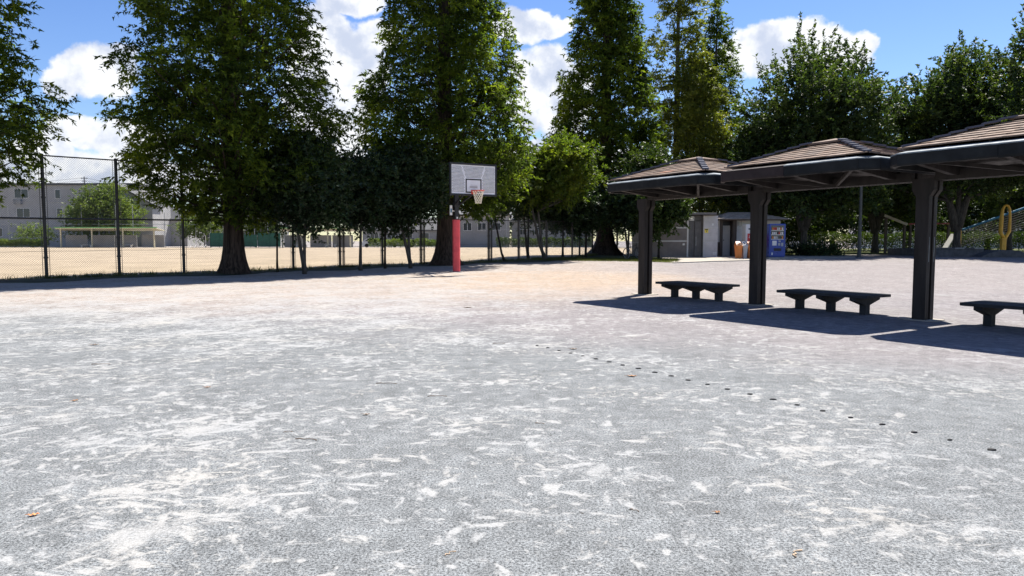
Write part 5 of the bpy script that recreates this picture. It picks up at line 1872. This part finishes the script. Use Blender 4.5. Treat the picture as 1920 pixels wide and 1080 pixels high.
# climbing net with blue rail
CY = 54.0
cn = thing('climbing_net', 'sloping rope climbing net with blue top rail and yellow end post', 'climbing net', (at(1798, CY), CY, gz(0, CY)))
def cz2(px, py):
    return Vector((at(px, CY) - at(1798, CY), 0, zat(py, CY) - gz(0, CY)))
A0, A1 = cz2(1797, 432.5), cz2(1985, 365)
B0, B1 = cz2(1800, 464), cz2(1985, 408)
mb = MB()
mb.tube([A0, A1], .08, 8)
mb.build('rail', M['blue_rail'], cn)
mb = MB()
for i in range(32):
    t = i / 31
    mb.tube([A0.lerp(A1, t), B0.lerp(B1, t) + Vector((0, .5, 0))], .014, 4, caps=False)
for j in range(1, 9):
    t = j / 8
    mb.tube([A0.lerp(B0 + Vector((0, .5, 0)), t), A1.lerp(B1 + Vector((0, .5, 0)), t)], .014, 4, caps=False)
stuff(mb.build('rope_net', M['rope'], cn))
for px in (1798.5, 1985):
    p = cz2(px, 425 if px < 1900 else 360)
    mb = MB()
    mb.tube([(p.x, 0, -.1), (p.x, 0, p.z)], .09, 8)
    mb.build('post', M['yellow'], cn)
mb = MB()
mb.box(A1.x - .2, A1.x + 2.5, -1, 1.5, A1.z - 1.6, A1.z - 1.4)
for sx in (A1.x + .1, A1.x + 2.3):
    for sy in (-.9, 1.3):
        mb.box(sx - .08, sx + .08, sy - .08, sy + .08, -.1, A1.z - 1.6)
mb.build('platform', M['brown'], cn)
# low concrete mound
mb = MB()
MY = 46.5
cxm = at(1890, MY)
prof_ = [(at(1838, MY) - cxm, 0)] + [(at(1838 + 104 * k / 14, MY) - cxm, .48 * math.sin(math.pi * k / 14) ** .8) for k in range(1, 14)] + [(at(1942, MY) - cxm, 0)]
poly = prof_ + [(x_, -.1) for x_, _ in (prof_[-1], prof_[0])]
mb.prism_y(poly[::-1], 0, 1.6)
tag(mb.build('concrete_mound', M['grey_conc'], None, loc=(cxm, MY, gz(0, MY)), fixn=True), 'low arched concrete mound below the yellow arch', 'mound')
# white slide foot seen beside the planter tree
sl = thing('slide', 'short pale slide leaning by the planter tree', 'slide', (at(1768, 56), 56, gz(0, 56)))
mb = MB()
mb.bar((0, 0, .25), (.9, .2, 1.6), .5, .06)
mb.build('chute', M['off_white'], sl)
mb = MB()
mb.bar((.9, .2, -.05), (.9, .2, 1.6), .08, .08, (0, 1, 0))
mb.build('post', M['galv'], sl)

# ------------------------------------------------------------------ small things on the gravel
mk0, mk1 = Vector((.33, 9.1)), Vector((3.10, 4.52))
NM = 23
ORD = 'first second third fourth fifth sixth seventh eighth ninth tenth eleventh twelfth thirteenth fourteenth fifteenth sixteenth seventeenth eighteenth nineteenth twentieth twenty-first twenty-second twenty-third'.split()
d_ = (mk1 - mk0)
ang = math.atan2(d_.y, d_.x)
mb = MB()
mb.add([(-.034, 0, -.004), (-.008, -.017, -.004), (.02, -.014, -.004), (.034, 0, -.004), (.01, .016, -.004), (-.02, .014, -.004),
        (-.031, 0, .006), (-.007, -.014, .009), (.018, -.012, .009), (.031, 0, .006), (.009, .013, .009), (-.018, .012, .009)],
       [(5, 4, 3, 2, 1, 0), (6, 7, 8, 9, 10, 11)] + [(k, (k + 1) % 6, 6 + (k + 1) % 6, 6 + k) for k in range(6)])
first = mb.build('ground_marker', M['rubber'])
rr = random.Random(8)
for k in range(NM):
    o = first if k == 0 else first.copy()
    if k:
        C.objects.link(o)
    p = mk0.lerp(mk1, k / (NM - 1)) + Vector((rr.uniform(-.008, .008), rr.uniform(-.008, .008)))
    s_ = rr.uniform(.6, .98)
    o.location = (p.x, p.y, .001)
    o.rotation_euler = (0, 0, rr.uniform(-.25, .25))
    o.scale = (s_, s_ * rr.uniform(.8, 1.3), 1)
    lb = ORD[NM - 1 - k] + ' small black marker from the near end of the dotted line'
    if k == 0:
        lb = 'farthest small black marker at the upper left end of the dotted line'
    if k == NM - 1:
        lb = 'nearest small black marker at the lower right end of the dotted line'
    tag(o, lb, 'marker', 'black markers in a dotted line')
def gp(px, py):
    """where a pixel's sight line meets the gravel"""
    d = pix_dir(px, py)
    t = -EYE / d.z
    return Vector((d.x * t, d.y * t, 0))
def twig(px, py, ln, a, label, m='twig', r=.004, bend=.1):
    p = gp(px, py)
    mb = MB()
    c, s_ = math.cos(a), math.sin(a)
    pts_ = []
    for k in range(6):
        t = k / 5 - .5
        b_ = bend * ln * (math.cos(t * 3.0) - .5) + .01 * math.sin(k * 2.3)
        pts_.append((c * t * ln - s_ * b_, s_ * t * ln + c * b_, r * .8))
    mb.tube(pts_, [r * (.7 + .3 * math.cos(k)) for k in range(6)], 6)
    tag(mb.build('twig', M[m], None, smooth=True, loc=(p.x, p.y, 0)), label, 'twig')
def dead_leaf(px, py, ln, a, label, m='leaf_brown'):
    p = gp(px, py)
    n = 10
    mb = MB()
    up, lo = [], []
    for k in range(n + 1):
        t = k / n
        wv = math.sin(math.pi * t) ** .8 * ln * .27 * (1 + .15 * math.sin(k * 2.2))
        z = .006 + .02 * ln * 10 * (abs(t - .5) ** 2) + .004 * math.sin(k * 1.7)
        up.append(((t - .5) * ln, wv, z + .15 * wv))
        lo.append(((t - .5) * ln, -wv, z + .25 * wv))
    mid_ = [((k / n - .5) * ln, 0, .005 + .2 * ln * (k / n - .5) ** 2) for k in range(n + 1)]
    vv = up + mid_ + lo
    f_ = []
    for k in range(n):
        f_.append((k, n + 1 + k, n + 2 + k, k + 1))
        f_.append((n + 1 + k, 2 * n + 2 + k, 2 * n + 3 + k, n + 2 + k))
    mb.add(vv, f_)
    mb.tube([(-ln * .5, 0, .012), (-ln * .75, .01, .008)], .0016, 5)
    o = mb.build('dry_leaf', M[m], None, smooth=True, loc=(p.x, p.y, 0))
    o.rotation_euler = (0, 0, a)
    tag(o, label, 'leaf')
twig(575, 824, .16, -.15, 'thin dark twig lying left of centre on the grey gravel', r=.0038)
twig(540, 810, .06, .3, 'tiny twig just above the dark twig on the left', r=.003)
twig(1493, 1038, .085, 1.0, 'pale crooked twig near the bottom edge at right', 'twig_pale', .0042, .2)
twig(843, 1038, .06, .9, 'pale short twig near the bottom edge at centre', 'twig_pale', .0032)
twig(820, 743, .17, .05, 'long flat twig in the middle of the gravel', r=.004)
twig(725, 719, .20, -.05, 'thin straight twig left of the middle of the gravel', r=.004)
twig(935, 644, .16, .05, 'small brown twig on the middle gravel, farthest of its kind', r=.005)
twig(1012, 794, .07, -.2, 'short twig right of the middle, beyond the pale scuffs', r=.0035)
twig(190, 683, .20, .1, 'dark twig at far left of the gravel', r=.005)
twig(1190, 957, .05, -.5, 'tiny stub of twig in a pale scuff at lower right', r=.003)
dead_leaf(63, 967, .05, .5, 'single orange leaf at lower left on the gravel', 'leaf_orange')
dead_leaf(1185, 706, .10, -.2, 'curled brown leaf beside the dotted line of markers')
dead_leaf(389, 727, .06, .4, 'small brown leaf on the pale scuffed patch at left')
dead_leaf(141, 752, .06, 1.2, 'small dark leaf at left of the gravel')
dead_leaf(877, 577, .17, .1, 'dark leaf scrap on the far gravel before the sandy patch', 'twig')
dead_leaf(177, 647, .11, .1, 'curled dark leaf on the far left gravel', 'twig')
dead_leaf(1345, 962, .035, .3, 'tiny brown leaf crumb in the lower right pale scuff')
dead_leaf(1075, 655, .10, .0, 'dark leaf scrap near the far end of the dotted line', 'twig')
dead_leaf(687, 778, .06, .2, 'small dark leaf left of the middle of the gravel', 'twig')
